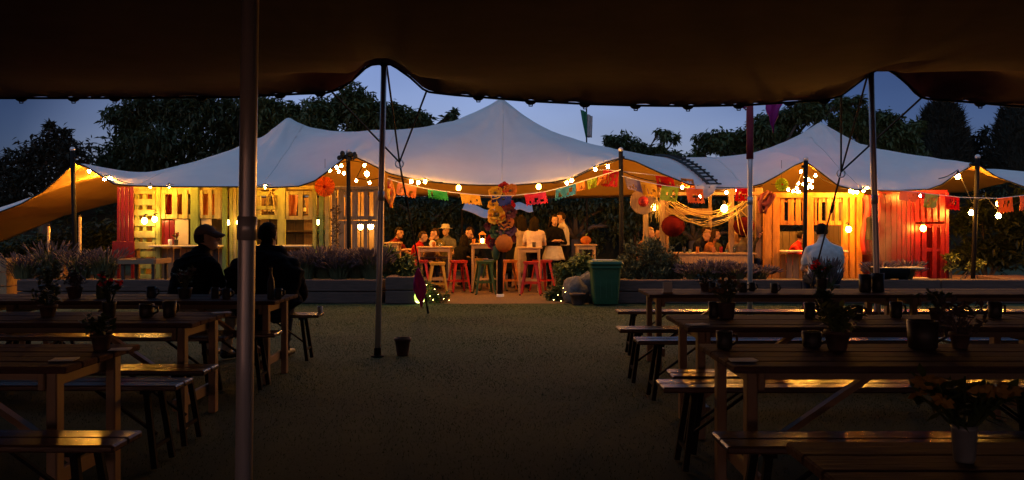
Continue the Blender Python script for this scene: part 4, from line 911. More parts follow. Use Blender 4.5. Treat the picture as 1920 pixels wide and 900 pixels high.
# ------------------------------------------------------------------ flower post at the entrance
def flower_post():
    Y = 16.42; b = Vector((PX(938, Y), Y, 0)); t = thing('flower_post', 'black entrance post wrapped in big paper flowers, yellow above orange', 'post', b); rr = random.Random(9)
    top = PZ(350, Y); MB().tube([(0, 0, .05), (0, 0, top)], .055, 12).build('shaft', M_black, t, True)
    MB().lathe([(.075, 0), (.075, .05), (.057, .055)], n=14).build('base_ring', M_paper, t)
    def flower(px, py, r, col, n=9, dark=M_darkwood, dy=-.09, droop=0):
        c = P(px, py, Y) - b; c.y += dy; mb = MB()
        for ring, (rn, rs) in enumerate(((n, 1.0), (max(4, n - 3), .62))):
            for k in range(rn):
                a = 2 * math.pi * (k + .5 * ring) / rn + rr.uniform(-.15, .15); d = Vector((math.cos(a), -.35 - .3 * ring, math.sin(a) - droop)).normalized()
                L = r * rs * rr.uniform(.85, 1.1); s = d.cross(Vector((0, 1, 0))).normalized(); nrm = s.cross(d); q = []
                for (u, w_) in ((0, .12), (.35, .32), (.7, .36), (.92, .2), (1, .0)):
                    e = c + d * L * u + nrm * (.12 * L * math.sin(u * 3))
                    q.append((e - s * L * w_, e + s * L * w_))
                vs = [v for pr in q for v in pr]; mb.add(vs, [(2 * i, 2 * i + 1, 2 * i + 3, 2 * i + 2) for i in range(4)])
        f = mb.build('paper_flower', col, t); md = f.modifiers.new('t', 'SOLIDIFY'); md.thickness = .003
        MB().sphere(c + Vector((0, -.03, 0)), r * .18, 8, 6).build('flower_centre', dark, f, True)
    dred = paint('dark_red_paper', (.10, .008, .012), .7); dpur = paint('deep_purple_paper', (.05, .01, .05), .7); dgr = paint('dark_green_paper', (.02, .06, .02), .7)
    for f in ((929, 362, .15, PC['yellow']), (944, 352, .12, PC['red']), (957, 358, .15, PC['orange']), (925, 384, .12, PC['yellow'], 7, M_darkwood, -.05), (955, 386, .14, PC['red'], 7, M_darkwood, -.04),
              (931, 402, .21, PC['yellow'], 9, M_darkwood, -.12, .6), (946, 413, .19, PC['orange'], 8, M_darkwood, -.1, .8), (955, 398, .16, dred, 8), (922, 422, .15, dred, 8, M_darkwood, -.05),
              (952, 430, .18, dpur, 9), (932, 434, .17, dgr, 8), (920, 452, .13, PC['red'], 7, M_darkwood, -.03), (930, 458, .14, dred, 8), (958, 445, .13, dred, 7, M_darkwood, -.02)): flower(*f)
    m = MB(); m.sphere(P(945, 456, Y) - b + Vector((0, -.12, 0)), (.17, .12, .17), 18, 12)
    o = m.build('orange_paper_ball', PC['orange'], t, True)
    for v in o.data.vertices: v.co += (v.co - (P(945, 456, Y) - b)).normalized() * .012 * math.sin(math.atan2(v.co.x - o.data.vertices[0].co.x, v.co.y) * 14)
    MB().sphere(P(930, 473, Y) - b + Vector((0, -.08, 0)), (.08, .07, .16), 12, 10).build('green_paper_cactus', dgr, t, True)
flower_post()
# ------------------------------------------------------------------ garden light by the entrance
def garden_light():
    Y = 14.9; b = Vector((PX(786, Y), Y, 0)); t = thing('garden_light', 'glowing yellow green garden light at the foot of the magenta ribbon', 'lamp', b)
    m = mat('lit_leafy_glass', (.8, .8, .3), .4, 0, emit=(.75, .62, .12), estr=14, bump=0)
    nt_ = m.node_tree; n = nt_.nodes.new('ShaderNodeTexVoronoi'); n.inputs['Scale'].default_value = 14; rp = nt_.nodes.new('ShaderNodeValToRGB')
    rp.color_ramp.elements[0].color = (1.0, .9, .30, 1); rp.color_ramp.elements[1].color = (.10, .16, .02, 1); rp.color_ramp.elements[1].position = .55
    tcx = nt_.nodes.new('ShaderNodeTexCoord'); nt_.links.new(tcx.outputs['Object'], n.inputs['Vector']); nt_.links.new(n.outputs[0], rp.inputs[0]); nt_.links.new(rp.outputs[0], nt_.nodes['Principled BSDF'].inputs['Emission Color'])
    MB().lathe([(.06, .02), (.085, .05), (.10, .13), (.085, .21), (.05, .25), (.03, .27)], n=18).build('globe', m, t, True)
    MB().lathe([(.07, 0), (.07, .02), (.03, .03)], n=14).build('base', M_black, t)
garden_light()
def lit_post(label, px, y0, y1, Y):
    b = Vector((PX(px, Y), Y, 0)); t = thing('bamboo_post', label, 'post', b)
    MB().tube([(0, 0, 0), (0, 0, PZ(y0, Y))], .028, 10).build('cane', mat('pale_bamboo', (.6, .42, .2), .4), t, True)
    MB().lathe([(.033, PZ(y0, Y)), (.033, PZ(y0, Y) + .02), (.01, PZ(y0, Y) + .03)], n=10).build('cap', M_black, t)
lit_post('short pale post catching the light under the tent wing', 91, 424, 0, 17.0)
lit_post('taller pale post catching the light beside the black wing pole', 150, 406, 0, 17.2)

def fairy(label, pts, Y, seed):  # added light sources for the stools and flower post
    """tiny lights on a thin wire, added in the entrance plants to brighten the stools"""
    b = Vector((PX(pts[0][0], Y), Y, 0)); t = thing('added_fairy_lights', label, 'string lights', b); rr = random.Random(seed)
    q = [P(x, y, Y + rr.uniform(-.12, .12)) - b for x, y in pts]; MB().tube(q, .004, 4).build('wire', M_rope, t)
    for p in q: MB().sphere(p + Vector((0, -.006, .0)), .0045, 8, 6).build('bulb', M_added_fairy, t, True)
fairy('tiny added fairy lights scattered in the low plant by the garden light', [(792, 520), (800, 534), (796, 548), (806, 555), (815, 542), (822, 552), (832, 560), (842, 563), (812, 562)], 14.85, 1)
fairy('tiny added fairy lights scattered in the bright leafy plant by the bin', [(1038, 562), (1046, 553), (1052, 564), (1060, 548), (1056, 540)], 14.85, 2)

def hung_cloth(label, px0, px1, py0, py1, Y, m):
    b = P((px0 + px1) / 2, py0, Y); t = thing('hanging_cloth', label, 'cloth', b); V = []
    for j in range(8):
        for i in range(9):
            p = P(lerp(px0, px1, i / 8) + 1.2 * math.sin(j * .8), lerp(py0, py1, j / 7), Y) - b; p.y += .03 * math.sin(i * 1.7 + j * .2); V.append(p)
    sheet('cloth', V, 9, 8, m, t, .004); MB().tube([P(px0 - 2, py0, Y) - b, P(px1 + 2, py0, Y) - b], .012, 6).build('rod', M_darkwood, t)
hung_cloth('red cloth hanging behind the lattice of the lime bar', 262, 278, 362, 402, 17.8, PC['red'])
hung_cloth('red and long cloth hanging behind the first upper hatch', 312, 324, 358, 402, 17.75, PC['red'])
hung_cloth('orange cloth hanging behind the second upper hatch', 332, 350, 360, 404, 17.95, PC['orange'])
hung_cloth('brown orange cloth hanging behind the middle upper hatch', 380, 410, 360, 406, 17.9, PC['orange'])
hung_cloth('dull peach cloth hanging above the dark hatch', 540, 556, 362, 404, 17.9, PC['peach'])
def smoke():
    Y = 15.9; c = P(1668, 440, Y); mb = MB().sphere((0, 0, 0), (.55, .4, .95), 20, 14); m = bpy.data.materials.new('grill_smoke'); m.use_nodes = True; nt_ = m.node_tree
    nt_.nodes.remove(nt_.nodes['Principled BSDF']); pv = nt_.nodes.new('ShaderNodeVolumePrincipled'); pv.inputs['Color'].default_value = (.9, .88, .85, 1); pv.inputs['Anisotropy'].default_value = .3
    tcx = nt_.nodes.new('ShaderNodeTexCoord'); nzx = nt_.nodes.new('ShaderNodeTexNoise'); nzx.inputs['Scale'].default_value = 2.6; nzx.inputs['Detail'].default_value = 4
    ln = nt_.nodes.new('ShaderNodeVectorMath'); ln.operation = 'LENGTH'; mpx = nt_.nodes.new('ShaderNodeMapping'); mpx.inputs['Scale'].default_value = (1 / .55, 1 / .4, 1 / .95)
    fd = nt_.nodes.new('ShaderNodeMapRange'); fd.inputs[1].default_value = 1; fd.inputs[2].default_value = .2; fd.inputs[3].default_value = 0; fd.inputs[4].default_value = 1
    nr = nt_.nodes.new('ShaderNodeMapRange'); nr.inputs[1].default_value = .42; nr.inputs[2].default_value = .7; nr.inputs[3].default_value = 0; nr.inputs[4].default_value = .6
    mu = nt_.nodes.new('ShaderNodeMath'); mu.operation = 'MULTIPLY'
    nt_.links.new(tcx.outputs['Object'], nzx.inputs['Vector']); nt_.links.new(tcx.outputs['Object'], mpx.inputs[0]); nt_.links.new(mpx.outputs[0], ln.inputs[0]); nt_.links.new(ln.outputs['Value'], fd.inputs[0])
    nt_.links.new(nzx.outputs[0], nr.inputs[0]); nt_.links.new(nr.outputs[0], mu.inputs[0]); nt_.links.new(fd.outputs[0], mu.inputs[1]); nt_.links.new(mu.outputs[0], pv.inputs['Density'])
    nt_.links.new(pv.outputs[0], nt_.nodes['Material Output'].inputs['Volume'])
    o = mb.build('smoke', m, None, True); o.location = c; tag(o, 'orange lit smoke drifting up from the barbecue grill', 'smoke', kind='stuff')
smoke()
# ------------------------------------------------------------------ bar tables and stools under the tent
def stool(label, x, Y, m, h=.66, rz=0):
    t = thing('bar_stool', label, 'stool', (x, Y, 0), rz, group='metal bar stools'); s = .15
    mb = MB(); mb.box((0, 0, h - .012), (s * 2, s * 2, .024), bev=.011); mb.box((0, 0, h - .035), (s * 1.9, s * 1.9, .03)); mb.build('seat', m, t)
    for sx in (-1, 1):
        for sy in (-1, 1):
            a = Vector((sx * s * .82, sy * s * .82, h - .03)); b = Vector((sx * .205, sy * .205, .012)); l = MB()
            vs = []; F = []
            for (p, w_) in ((a, .055), (a.lerp(b, .5), .042), (b, .03)):     # folded sheet leg: an angle section that narrows downwards
                vs += [p + Vector((-sx * w_, 0, 0)), p, p + Vector((0, -sy * w_, 0)), p + Vector((-sx * w_, -sy * .008, 0)), p + Vector((-sx * .008, -sy * .008, 0)), p + Vector((-sx * .008, -sy * w_, 0))]
            for k in range(2):
                o = k * 6; 
                for i, j in ((0, 1), (1, 2), (3, 4), (4, 5), (0, 3), (2, 5)): F.append((o + i, o + j, o + 6 + j, o + 6 + i))
            l.add(vs, F); l.build('leg', m, t); MB().box(b, (.034, .034, .024)).build('rubber_foot', M_black, t)
    for (zz, q) in ((.22, .178), (.22, .178)):
        pass
    for a, b in (((-1, -1), (1, -1)), ((1, -1), (1, 1)), ((1, 1), (-1, 1)), ((-1, 1), (-1, -1))):
        MB().bar((a[0] * .172, a[1] * .172, .24), (b[0] * .172, b[1] * .172, .24), .012, .026).build('foot_rail', m, t)
    return t
SY = paint('yellow_enamel', (.72, .38, .04), .3); SR = paint('red_enamel', (.55, .03, .015), .3); SO = paint('orange_enamel', (.68, .20, .02), .3); SG = paint('dark_green_enamel', (.04, .09, .03), .35); SL = paint('pale_green_enamel', (.36, .40, .10), .3); SW = paint('dull_orange_enamel', (.5, .22, .06), .35)
for lb, px, Y, m, rz in [('bright yellow metal stool standing alone at the front by the garden light', 820, 16.6, SY, .15), ('red metal stool beside the bar table with the candle', 860, 17.5, SR, .4), ('red metal stool half hidden by the magenta ribbon', 789, 17.6, SR, .1),
                         ('orange metal stool right behind the flower post', 955, 17.7, SO, .2), ('red orange stool in front, under the white blouse woman', 996, 16.9, SR, -.1), ('darker red stool next to the red orange one near the rocks', 1017, 17.7, SR, .5),
                         ('dark green stool left in shadow beside the flower post', 908, 17.1, SG, .2), ('yellow stool under the bar table with the lantern', 902, 18.4, SY, 0), ('small lime stool at the table with the boy in a cap', 771, 18.9, SL, .2), ('pale stool behind the front yellow stool', 817, 18.8, SW, 0), ('second dark green stool close to the entrance post', 925, 17.9, SG, .6)]:
    stool(lb, PX(px, Y), Y, m, .66, rz)
M_tabtop = mat('pale_orange_table_top', (.55, .36, .17), .5, 0, (.4, .24, .1), 6, (1, 8, 8), .1)
def bar_table(label, px, Y, ztop, w_=.66, d=.6):
    t = thing('bar_table', label, 'table', (PX(px, Y), Y, 0), group='tall bar tables'); n = 4
    for i in range(n): MB().box((0, -d / 2 + d * (i + .5) / n, ztop - .015), (w_, d / n - .006, .03), bev=.005).build('plank', M_tabtop, t)
    for sx in (-1, 1):
        for sy in (-1, 1): MB().box((sx * (w_ / 2 - .05), sy * (d / 2 - .05), ztop / 2 - .015), (.042, .042, ztop - .03), bev=.005).build('leg', M_tabtop, t)
    for sy in (-1, 1):
        MB().box((0, sy * (d / 2 - .05), .26), (w_ - .1, .03, .04)).build('stretcher', M_tabtop, t)
        MB().box((0, sy * (d / 2 - .045), ztop - .07), (w_ - .06, .022, .07)).build('apron', M_tabtop, t)
    return Vector((PX(px, Y), Y, ztop))
T1 = bar_table('bar table with a candle between the boy and the woman in black', 816, 17.9, PZ(462, 17.9), .72)
T2 = bar_table('bar table carrying the lit lantern left of the flower post', 910, 18.0, PZ(456, 18.0), .62)
T3 = bar_table('bar table where the woman in the white blouse stands', 992, 17.6, PZ(463, 17.6), .5)
T4 = bar_table('small bar table with an orange gourd near the rocks', 1098, 17.9, PZ(458, 17.9), .45, .45)
T5 = bar_table('bar table at the entrance corner behind the leafy green plant', 738, 18.0, PZ(454, 18.0), .32, .5)
# things on them
def cup(label, p, r, h, m, name='cup', cat='cup', group=None, handle=False):
    t = thing(name, label, cat, p, group=group)
    MB().lathe([(r * .8, 0), (r * .92, .006), (r, h), (r * .9, h), (r * .78, .012), (.001, .012)], n=16).build('body', m, t, True)
    MB().lathe([(r * .88, h * .8), (.001, h * .8)], n=14).build('drink', M_darkwood, t)
    if handle: MB().tube([(r * .9, 0, h * .8), (r * 1.5, 0, h * .75), (r * 1.55, 0, h * .4), (r * .92, 0, h * .22)], .008, 6).build('handle', m, t, True)
    return t
def candle(label, p, r=.035, h=.07, m=M_candle):
    t = thing('candle_jar', label, 'candle', p)
    MB().lathe([(r * .9, 0), (r, .01), (r, h), (r * .9, h), (r * .88, .01)], n=14).build('jar', M_glass, t, True)
    MB().lathe([(r * .75, .012), (r * .75, h * .7), (.001, h * .72)], n=12).build('lit_wax', m, t, True)
candle('candle glowing on the bar table beside the woman in black', T1 + Vector((.12, -.15, .002)), .04, .08)
cup('orange cup beside the candle on the bar table', T1 + Vector((-.02, -.12, .002)), .035, .1, PC['orange'])
def lantern_table(label, p):
    t = thing('table_lantern', label, 'lantern', p)
    for sx in (-1, 1):
        for sy in (-1, 1): MB().box((sx * .06, sy * .06, .09), (.012, .012, .18)).build('corner_post', M_yellow, t)
    MB().lathe([(.075, 0), (.075, .012)], n=4).build('base', M_yellow, t)
    MB().lathe([(.09, .18), (.03, .24), (.01, .25)], n=4).build('roof', M_yellow, t)
    MB().lathe([(.03, .012), (.03, .09), (.001, .1)], n=12).build('candle', M_candle, t, True)
lantern_table('lit table lantern with little roof left of the flower post', T2 + Vector((-.06, -.1, .002)))
cup('small brown tumbler at the edge of the lantern table', T2 + Vector((-.24, -.15, .002)), .035, .09, PC['orange'])
def gourd(label, p):
    t = thing('gourd', label, 'gourd', p); mb = MB(); n = 20; vs = []
    mb.sphere((0, 0, .085), (.105, .105, .088), n, 11); o = mb.build('flesh', PC['orange'], t, True)
    for v in o.data.vertices: f = 1 + .07 * math.cos(8 * math.atan2(v.co.y, v.co.x)); v.co.x *= f; v.co.y *= f
    MB().tube([(0, 0, .16), (.01, 0, .2), (.035, 0, .23)], [.018, .013, .01], 7).build('stalk', M_green, t)
gourd('orange gourd on the small bar table near the rocks', T4 + Vector((0, -.05, 0)))
cup('dark bag like tumbler on the table of the white blouse woman', T3 + Vector((.1, -.1, .002)), .04, .1, M_glassd)
for i, (px, lb, m) in enumerate([(1283, 'short glass on the dining table below the red lantern', M_glass), (1308, 'orange drink on the dining table', PC['orange']), (1338, 'amber glass near the middle of the dining table', PC['peach']), (1352, 'red glass near the middle of the dining table', PC['red']), (1377, 'clear tumbler at the end of the dining table', M_glass)]):
    cup(lb, Vector((PX(px, 17.4), 17.4, LT_Z + .019)), .034, .12, m)
candle('candle burning on the dining table next to the short glass', Vector((PX(1294, 17.35), 17.35, LT_Z + .019)))
candle('candle burning on the dining table beside the red glass', Vector((PX(1362, 17.42), 17.42, LT_Z + .019)))
cup('white vase like cup on the lime bar counter by the cream panel', Vector((PX(319, 17.1), 17.1, PZ(461, 17.2) + .018)), .04, .12, M_paper)
def bouquet(label, p, n=14, r=.09, h=.2, mf=None, ml=M_leafm, seed=1, vase=None, vr=.045, vh=.11, vname='flower_vase'):
    t = thing(vname, label, 'flowers', p); rr = random.Random(seed)
    MB().lathe([(vr * .75, 0), (vr * .85, .008), (vr, vh * .85), (vr * 1.08, vh), (vr * .95, vh), (vr * .85, vh * .6), (.001, vh * .5)], n=16).build('vase', vase or M_glassd, t, True)
    st = MB(); fl = MB(); lf = MB()
    for k in range(n):
        a = rr.uniform(0, 6.28); q = r * rr.random() ** .5; e = Vector((math.cos(a) * q, math.sin(a) * q, vh + h * rr.uniform(.45, 1)))
        st.tube([(0, 0, vh * .6), e * .6 + Vector((0, 0, vh * .3)), e], .0035, 4)
        if k % 2 == 0:
            for j in range(7):
                b = 2 * math.pi * j / 7; d = Vector((math.cos(b), math.sin(b) * .8, .5 * math.sin(b + k))).normalized() * .032; s = d.cross(Vector((.2, 1, .3))).normalized() * .011
                fl.add([e, e + d * .5 + s, e + d, e + d * .5 - s], [(0, 1, 2, 3)])
            fl.sphere(e, .01, 6, 4)
        for j in range(6):
            d = Vector((rr.uniform(-1, 1), rr.uniform(-1, 1), rr.uniform(-.4, .7))).normalized() * rr.uniform(.04, .08); s = d.cross(Vector((.3, .2, 1))).normalized() * .014; c = Vector((0, 0, vh)).lerp(e, rr.uniform(.3, 1))
            lf.add([c, c + d * .5 + s, c + d, c + d * .5 - s], [(0, 1, 2, 3)])
    st.build('stems', ml, t); tag(fl.build('blooms', mf or PC['peach'], t), kind='stuff'); lf.build('leaves', ml, t); return t
bouquet('dark flowers in a cup on the lime bar counter', Vector((PX(330, 17.08), 17.08, PZ(461, 17.2) + .018)), 10, .08, .16, PC['red'], seed=3)
for i, px in enumerate((488, 497, 505, 513, 545, 553, 571)):
    t = thing('bottle', ['green bottle first from the pole on the lime bar shelf', 'short brown bottle in the lime bar shelf', 'slim dark bottle mid shelf in the lime bar', 'clear bottle beside the lime post', 'green bottle above the dark hatch of the lime bar', 'brown bottle between the pale slats', 'slim bottle at the far end of the lime bar shelf'][i], 'bottle', Vector((PX(px, 18.95), 18.95, 1.64)), group='bottles on the lime bar shelf')
    r = .035; MB().lathe([(r * .9, 0), (r, .02), (r, .17), (r * .4, .22), (r * .36, .29), (r * .4, .3)], n=12).build('glass', (M_leafm, M_terra, M_glassd, M_glass)[i % 4], t, True)
    MB().lathe([(r * 1.03, .05), (r * 1.03, .13)], n=12).build('paper_band', M_cream, t)
# ------------------------------------------------------------------ wheelie bin
def bin_():
    Y = 15.05; x = PX(1131, Y); t = thing('wheelie_bin', 'dark green wheelie bin with closed lid at the entrance', 'bin', (x, Y - .28, 0)); t.scale = (.95, .95, .88); M_bin = paint('green_bin_plastic', (.014, .085, .033), .45)
    def rr_(w_, d, z, rad): 
        pts = []
        for (sx, sy, a0) in ((1, 1, 0), (-1, 1, 90), (-1, -1, 180), (1, -1, 270)):
            for k in range(5):
                a = R(a0 + 22.5 * k); pts.append((sx * (w_ / 2 - rad) + rad * math.cos(a), sy * (d / 2 - rad) + rad * math.sin(a), z))
        return pts
    def loft(secs, name, m):
        vs = [p for s in secs for p in s]; n = len(secs[0]); F = [(i * n + k, i * n + (k + 1) % n, (i + 1) * n + (k + 1) % n, (i + 1) * n + k) for i in range(len(secs) - 1) for k in range(n)]
        F += [tuple(range(n))[::-1], tuple((len(secs) - 1) * n + k for k in range(n))]
        return MB().add(vs, F).build(name, m, t)
    loft([rr_(.43, .44, .03, .05), rr_(.45, .46, .1, .06), rr_(.53, .54, .72, .06), rr_(.54, .55, .725, .06), rr_(.585, .60, .73, .06), rr_(.585, .60, .775, .06), rr_(.54, .55, .78, .06), rr_(.545, .555, .80, .06)], 'body', M_bin)
    loft([rr_(.60, .62, .80, .06), rr_(.61, .63, .825, .06), rr_(.58, .60, .86, .07), rr_(.40, .42, .885, .1)], 'lid', M_bin)
    for k in range(5): MB().box((-.2 + k * .1, -.255 - .0, .4), (.012, .02, .5), rot=Matrix.Rotation(-.06, 3, 'X')).build('rib', M_bin, t)
    MB().tube([(-.25, .33, .8), (.25, .33, .8)], .016, 8).build('handle', M_bin, t)
    for sx in (-1, 1):
        w_ = MB(); w_.lathe([(.001, -.03), (.1, -.03), (.1, .03), (.001, .03)], n=18); w_.v = [(sx * .24 + v[2], .22 + v[0], .1 + v[1]) for v in w_.v]; w_.build('wheel', M_black, t)
    MB().tube([(-.27, -.3, .89), (-.1, -.31, .895), (.1, -.3, .89)], .018, 6, flat=.4).build('lid_edge', M_paper, t)
bin_()
# ------------------------------------------------------------------ trestle tables and benches on the lawn
def trestle_proto():
    t = thing('trestle_table', 'x', 'table', (0, 0, 0), group='trestle tables on the lawn'); L, W, H = 2.4, .76, .72
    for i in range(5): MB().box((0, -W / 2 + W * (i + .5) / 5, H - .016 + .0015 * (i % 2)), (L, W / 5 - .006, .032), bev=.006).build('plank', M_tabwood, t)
    for sx in (-1, 1):
        x = sx * (L / 2 - .10)
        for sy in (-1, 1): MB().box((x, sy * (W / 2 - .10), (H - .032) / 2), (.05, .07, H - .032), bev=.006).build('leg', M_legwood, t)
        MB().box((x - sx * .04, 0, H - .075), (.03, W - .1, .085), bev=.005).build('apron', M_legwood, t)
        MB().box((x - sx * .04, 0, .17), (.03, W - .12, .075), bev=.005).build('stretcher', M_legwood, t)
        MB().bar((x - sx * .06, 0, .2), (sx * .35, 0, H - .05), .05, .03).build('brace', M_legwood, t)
    for sy in (-1, 1): MB().box((0, sy * (W / 2 - .12), H - .055), (L - .32, .03, .045)).build('side_rail', M_legwood, t)
    return t
def bench_proto():
    t = thing('bench', 'x', 'bench', (0, 0, 0), group='benches on the lawn'); L, W, H = 2.3, .27, .47
    for i in range(2): MB().box((0, (-.5 + i) * W / 2, H - .016), (L, W / 2 - .004, .032), bev=.008).build('seat_board', M_bench, t)
    for sx in (-1, 1):
        x = sx * (L / 2 - .18)
        for sy in (-1, 1): MB().bar((x, sy * .09, H - .032), (x + sx * .06, sy * .12, .008), .032, .026).build('leg', M_black, t)
        MB().bar((x + sx * .045, -.11, .12), (x + sx * .045, .11, .12), .02, .02).build('crossbar', M_black, t)
        MB().bar((x + sx * .02, 0, .17), (x - sx * .34, 0, H - .04), .022, .014).build('brace', M_black, t)
        MB().box((x, 0, H - .042), (.05, W - .03, .018)).build('leg_plate', M_black, t)
    return t
TP, BP = trestle_proto(), bench_proto(); _ut = [False, False]
def place(which, label, left=None, right=None, Y=0, rz=0):
    P0, L = (TP, 2.4) if which == 't' else (BP, 2.3); k = 0 if which == 't' else 1
    o = P0 if not _ut[k] else copy_tree(P0); _ut[k] = True
    x = left + L / 2 if left is not None else right - L / 2
    relabel(o, label, (x, Y, 0), rz + (rnd.uniform(-.012, .012) if which == 't' else rnd.uniform(-.022, .022))); return o
place('t', 'trestle table nearest the bin, beside the foot of the flag pole', left=1.28, Y=8.3)
place('t', 'far trestle table with the tall mug pair, in front of the red hut', left=3.69, Y=8.32)
place('t', 'trestle table with the brown bouquet, second row beside the lawn', left=1.10, Y=5.72)
place('t', 'trestle table continuing the second row, cut off by the frame edge', left=3.52, Y=5.74)
place('t', 'dark trestle table with large leafy pot and bright bench in front', left=1.0, Y=4.22)
place('t', 'closest trestle table, holding the white flower vase', left=.80, Y=2.12)
place('t', 'trestle table just in front of the two seated men', right=-2.0, Y=7.6)
place('t', 'far trestle table with leafy pots at the frame edge beyond the seated men', right=-4.42, Y=7.62)
place('t', 'trestle table with pale end legs in front of the capped man', right=-2.08, Y=5.95)
place('t', 'trestle table continuing the pale legged one out of frame', right=-4.50, Y=5.97)
place('t', 'dark trestle table in the corner closest to the camera pole', right=-2.0, Y=4.22)
for lb, l, r_, Y, rz in [('far bench poking out behind the table nearest the bin', 1.10, None, 8.98, 0), ('bench poking out in front of the table nearest the bin', .92, None, 7.45, .01), ('bench end with black folding legs behind the brown bouquet table', .97, None, 6.72, 0), ('bench tucked before the brown bouquet table', .95, None, 5.12, -.01), ('bench behind the dark table with large leafy pot', .83, None, 4.80, .012), ('bench with bright orange reflection near the corner of the frame', .86, None, 3.55, 0),
                         ('bench continuing the far row toward the red hut', 3.5, None, 8.98, 0), ('bench continuing the row in front of the far table', 3.32, None, 7.47, 0), ('bench continuing the row before the second table', 3.4, None, 6.73, 0),
                         ('bench with orange lit end on which the man in the hoodie sits', None, -1.93, 8.62, 0), ('bench reflecting red and yellow light between the men and the pale legged table', None, -2.28, 6.92, 0), ('bench under the table in front of the seated men', None, -1.95, 7.12, .0), ('bench in front of the pale legged table', None, -1.88, 5.35, 0), ('bench behind the dark corner table', None, -1.86, 4.86, .01), ('closest bench, dark, before the corner table', None, -1.60, 3.58, 0), ('bench continuing the far row behind the leafy pots', None, -4.35, 8.62, 0)]:
    place('b', lb, l, r_, Y, rz)
# ------------------------------------------------------------------ things on the trestle tables
TH = .7225
def on(px, py, dz=0):
    Y = (CAMH - TH) * FPX / (py - HOR); return Vector((PX(px, Y), Y, TH + dz))
def at(px, Y): return Vector((PX(px, Y), Y, TH))
def potplant(label, p, r=.05, h=.09, ph=.2, seed=1, m=M_leafd, n=42, spread=.16, pm=M_terra):
    r, h, ph, spread = r * .82, h * .82, ph * .85, spread * .85
    t = thing('potted_plant', label, 'plant', p); rr = random.Random(seed)
    MB().lathe([(r * .7, 0), (r * .75, .005), (r * .98, h * .8), (r * 1.1, h * .81), (r * 1.1, h), (r * .98, h), (r * .9, h * .85), (.001, h * .85)], n=18).build('pot', pm, t, True)
    lf = MB(); st = MB()
    for k in range(n):
        a = rr.uniform(0, 6.28); e = Vector((math.cos(a) * spread * .8 * rr.random(), math.sin(a) * spread * .8 * rr.random(), h + ph * .62 * rr.uniform(.1, 1)))
        if k % 3 == 0: st.tube([(0, 0, h * .8), e * .5 + Vector((0, 0, h * .5)), e], .003, 4)
        for j in range(3):
            d = Vector((rr.uniform(-1, 1), rr.uniform(-1, 1), rr.uniform(-.5, .8))).normalized() * rr.uniform(.03, .065); s = d.cross(Vector((.3, .2, 1))).normalized() * .013
            lf.add([e, e + d * .5 + s, e + d, e + d * .5 - s], [(0, 1, 2, 3)])
    lf.build('leaves', m, t); st.build('stems', m, t); return t
def mug(label, p, r=.042, h=.10, rz=0):
    r, h = r * .85, h * .9; o = cup(label, p, r, h, M_glassd, 'mug', 'mug', 'dark mugs on the trestle tables', True); o.rotation_euler.z = rz; return o
def cards(label, p, w_=.14, d=.1, rz=.3):
    o = MB().box((0, 0, .002), (w_, d, .003)).box((.004, .003, .005), (w_, d, .002), rz=.12).build('menu_card', M_paper); o.location = p; o.rotation_euler.z = rz; tag(o, label, 'card'); return o
# R1
potplant('small potted plant at the corner of the table nearest the bin', at(1322, 8.3), .06, .1, .2, 2)
mug('dark mug touching the small potted plant on the table nearest the bin', at(1336, 8.2)); mug('dark mug in the middle of the table by the flag pole', at(1393, 8.2), .05, .1)
mug('lone dark mug with pale rim past the flag pole', at(1452, 8.1)); bouquet('tall dark vase of stems before the man in white', at(1541, 8.1), 12, .1, .16, PC['red'], seed=5, vase=M_glassd, vr=.05, vh=.14)
mug('large dark mug, first of the tall pair below the grill', at(1622, 8.2), .07, .19); mug('large dark mug, second of the tall pair below the grill', at(1646, 8.2), .07, .20, 1)
mug('small dark mug at the far end of the far table', at(1410, 8.35), .04, .09)
def tent_card(label, p):
    t = thing('table_sign', label, 'sign', p); MB().box((0, 0, .055), (.085, .012, .11), rot=Matrix.Rotation(-.15, 3, 'X')).build('card', M_paper, t); MB().box((0, .01, .006), (.1, .05, .012)).build('foot', M_legwood, t)
tent_card('white upright card clipped at the end of the table nearest the bin', at(1252, 8.02))
# R2
mug('dark mug beside the brown bouquet', at(1338, 5.9), .045, .12); bouquet('pot of brown drooping flowers on the second row table', at(1362, 5.85), 22, .13, .17, paint('tan_petals', (.20, .10, .04), .7), M_lav, 7, M_terra, .06, .11)
mug('dark mug with straight sides before the leafy pot row', at(1518, 5.85), .045, .12); potplant('narrow potted plant between two mugs in the second row', at(1544, 5.8), .05, .09, .22, 8, spread=.09); mug('lone dark mug under the large mug pair', at(1606, 5.85), .05, .1); mug('square shouldered dark mug in the middle of the second row', at(1680, 5.9), .05, .12)
potplant('spreading dark potted plant in the second row table near the red reflections', at(1757, 5.7), .06, .1, .2, 9, spread=.2); mug('dark mug alone near the end of the second row', at(1865, 5.9), .055, .12); cards('white card lying beside the brown bouquet', at(1308, 5.45), .13, .08)
# R3
mug('dark mug at the corner of the dark table', at(1358, 4.4), .05, .10); cards('white card lying at the corner of the dark table', at(1392, 4.0), .12, .08, -.1)
potplant('large yellow green leafy pot plant on the dark table', at(1570, 4.35), .075, .12, .22, 10, M_leafy, 80, .17); mug('squat dark mug near the large leafy pot', at(1522, 4.45), .06, .09); big = mug('big dark bucket of cutlery on the dark table', at(1730, 4.4), .09, .16)
potplant('wilted dark plant at the end of the dark table', at(1800, 4.4), .06, .1, .28, 11, M_lavf, 60, .2)
# R4
bouquet('white vase of dark yellow flowers on the closest table', at(1808, 2.28), 30, .13, .13, paint('ochre_petals', (.35, .18, .03), .7), M_leafm, 12, mat('white_vase_glaze', (.22, .22, .22), .3, bump=0), .032, .10)
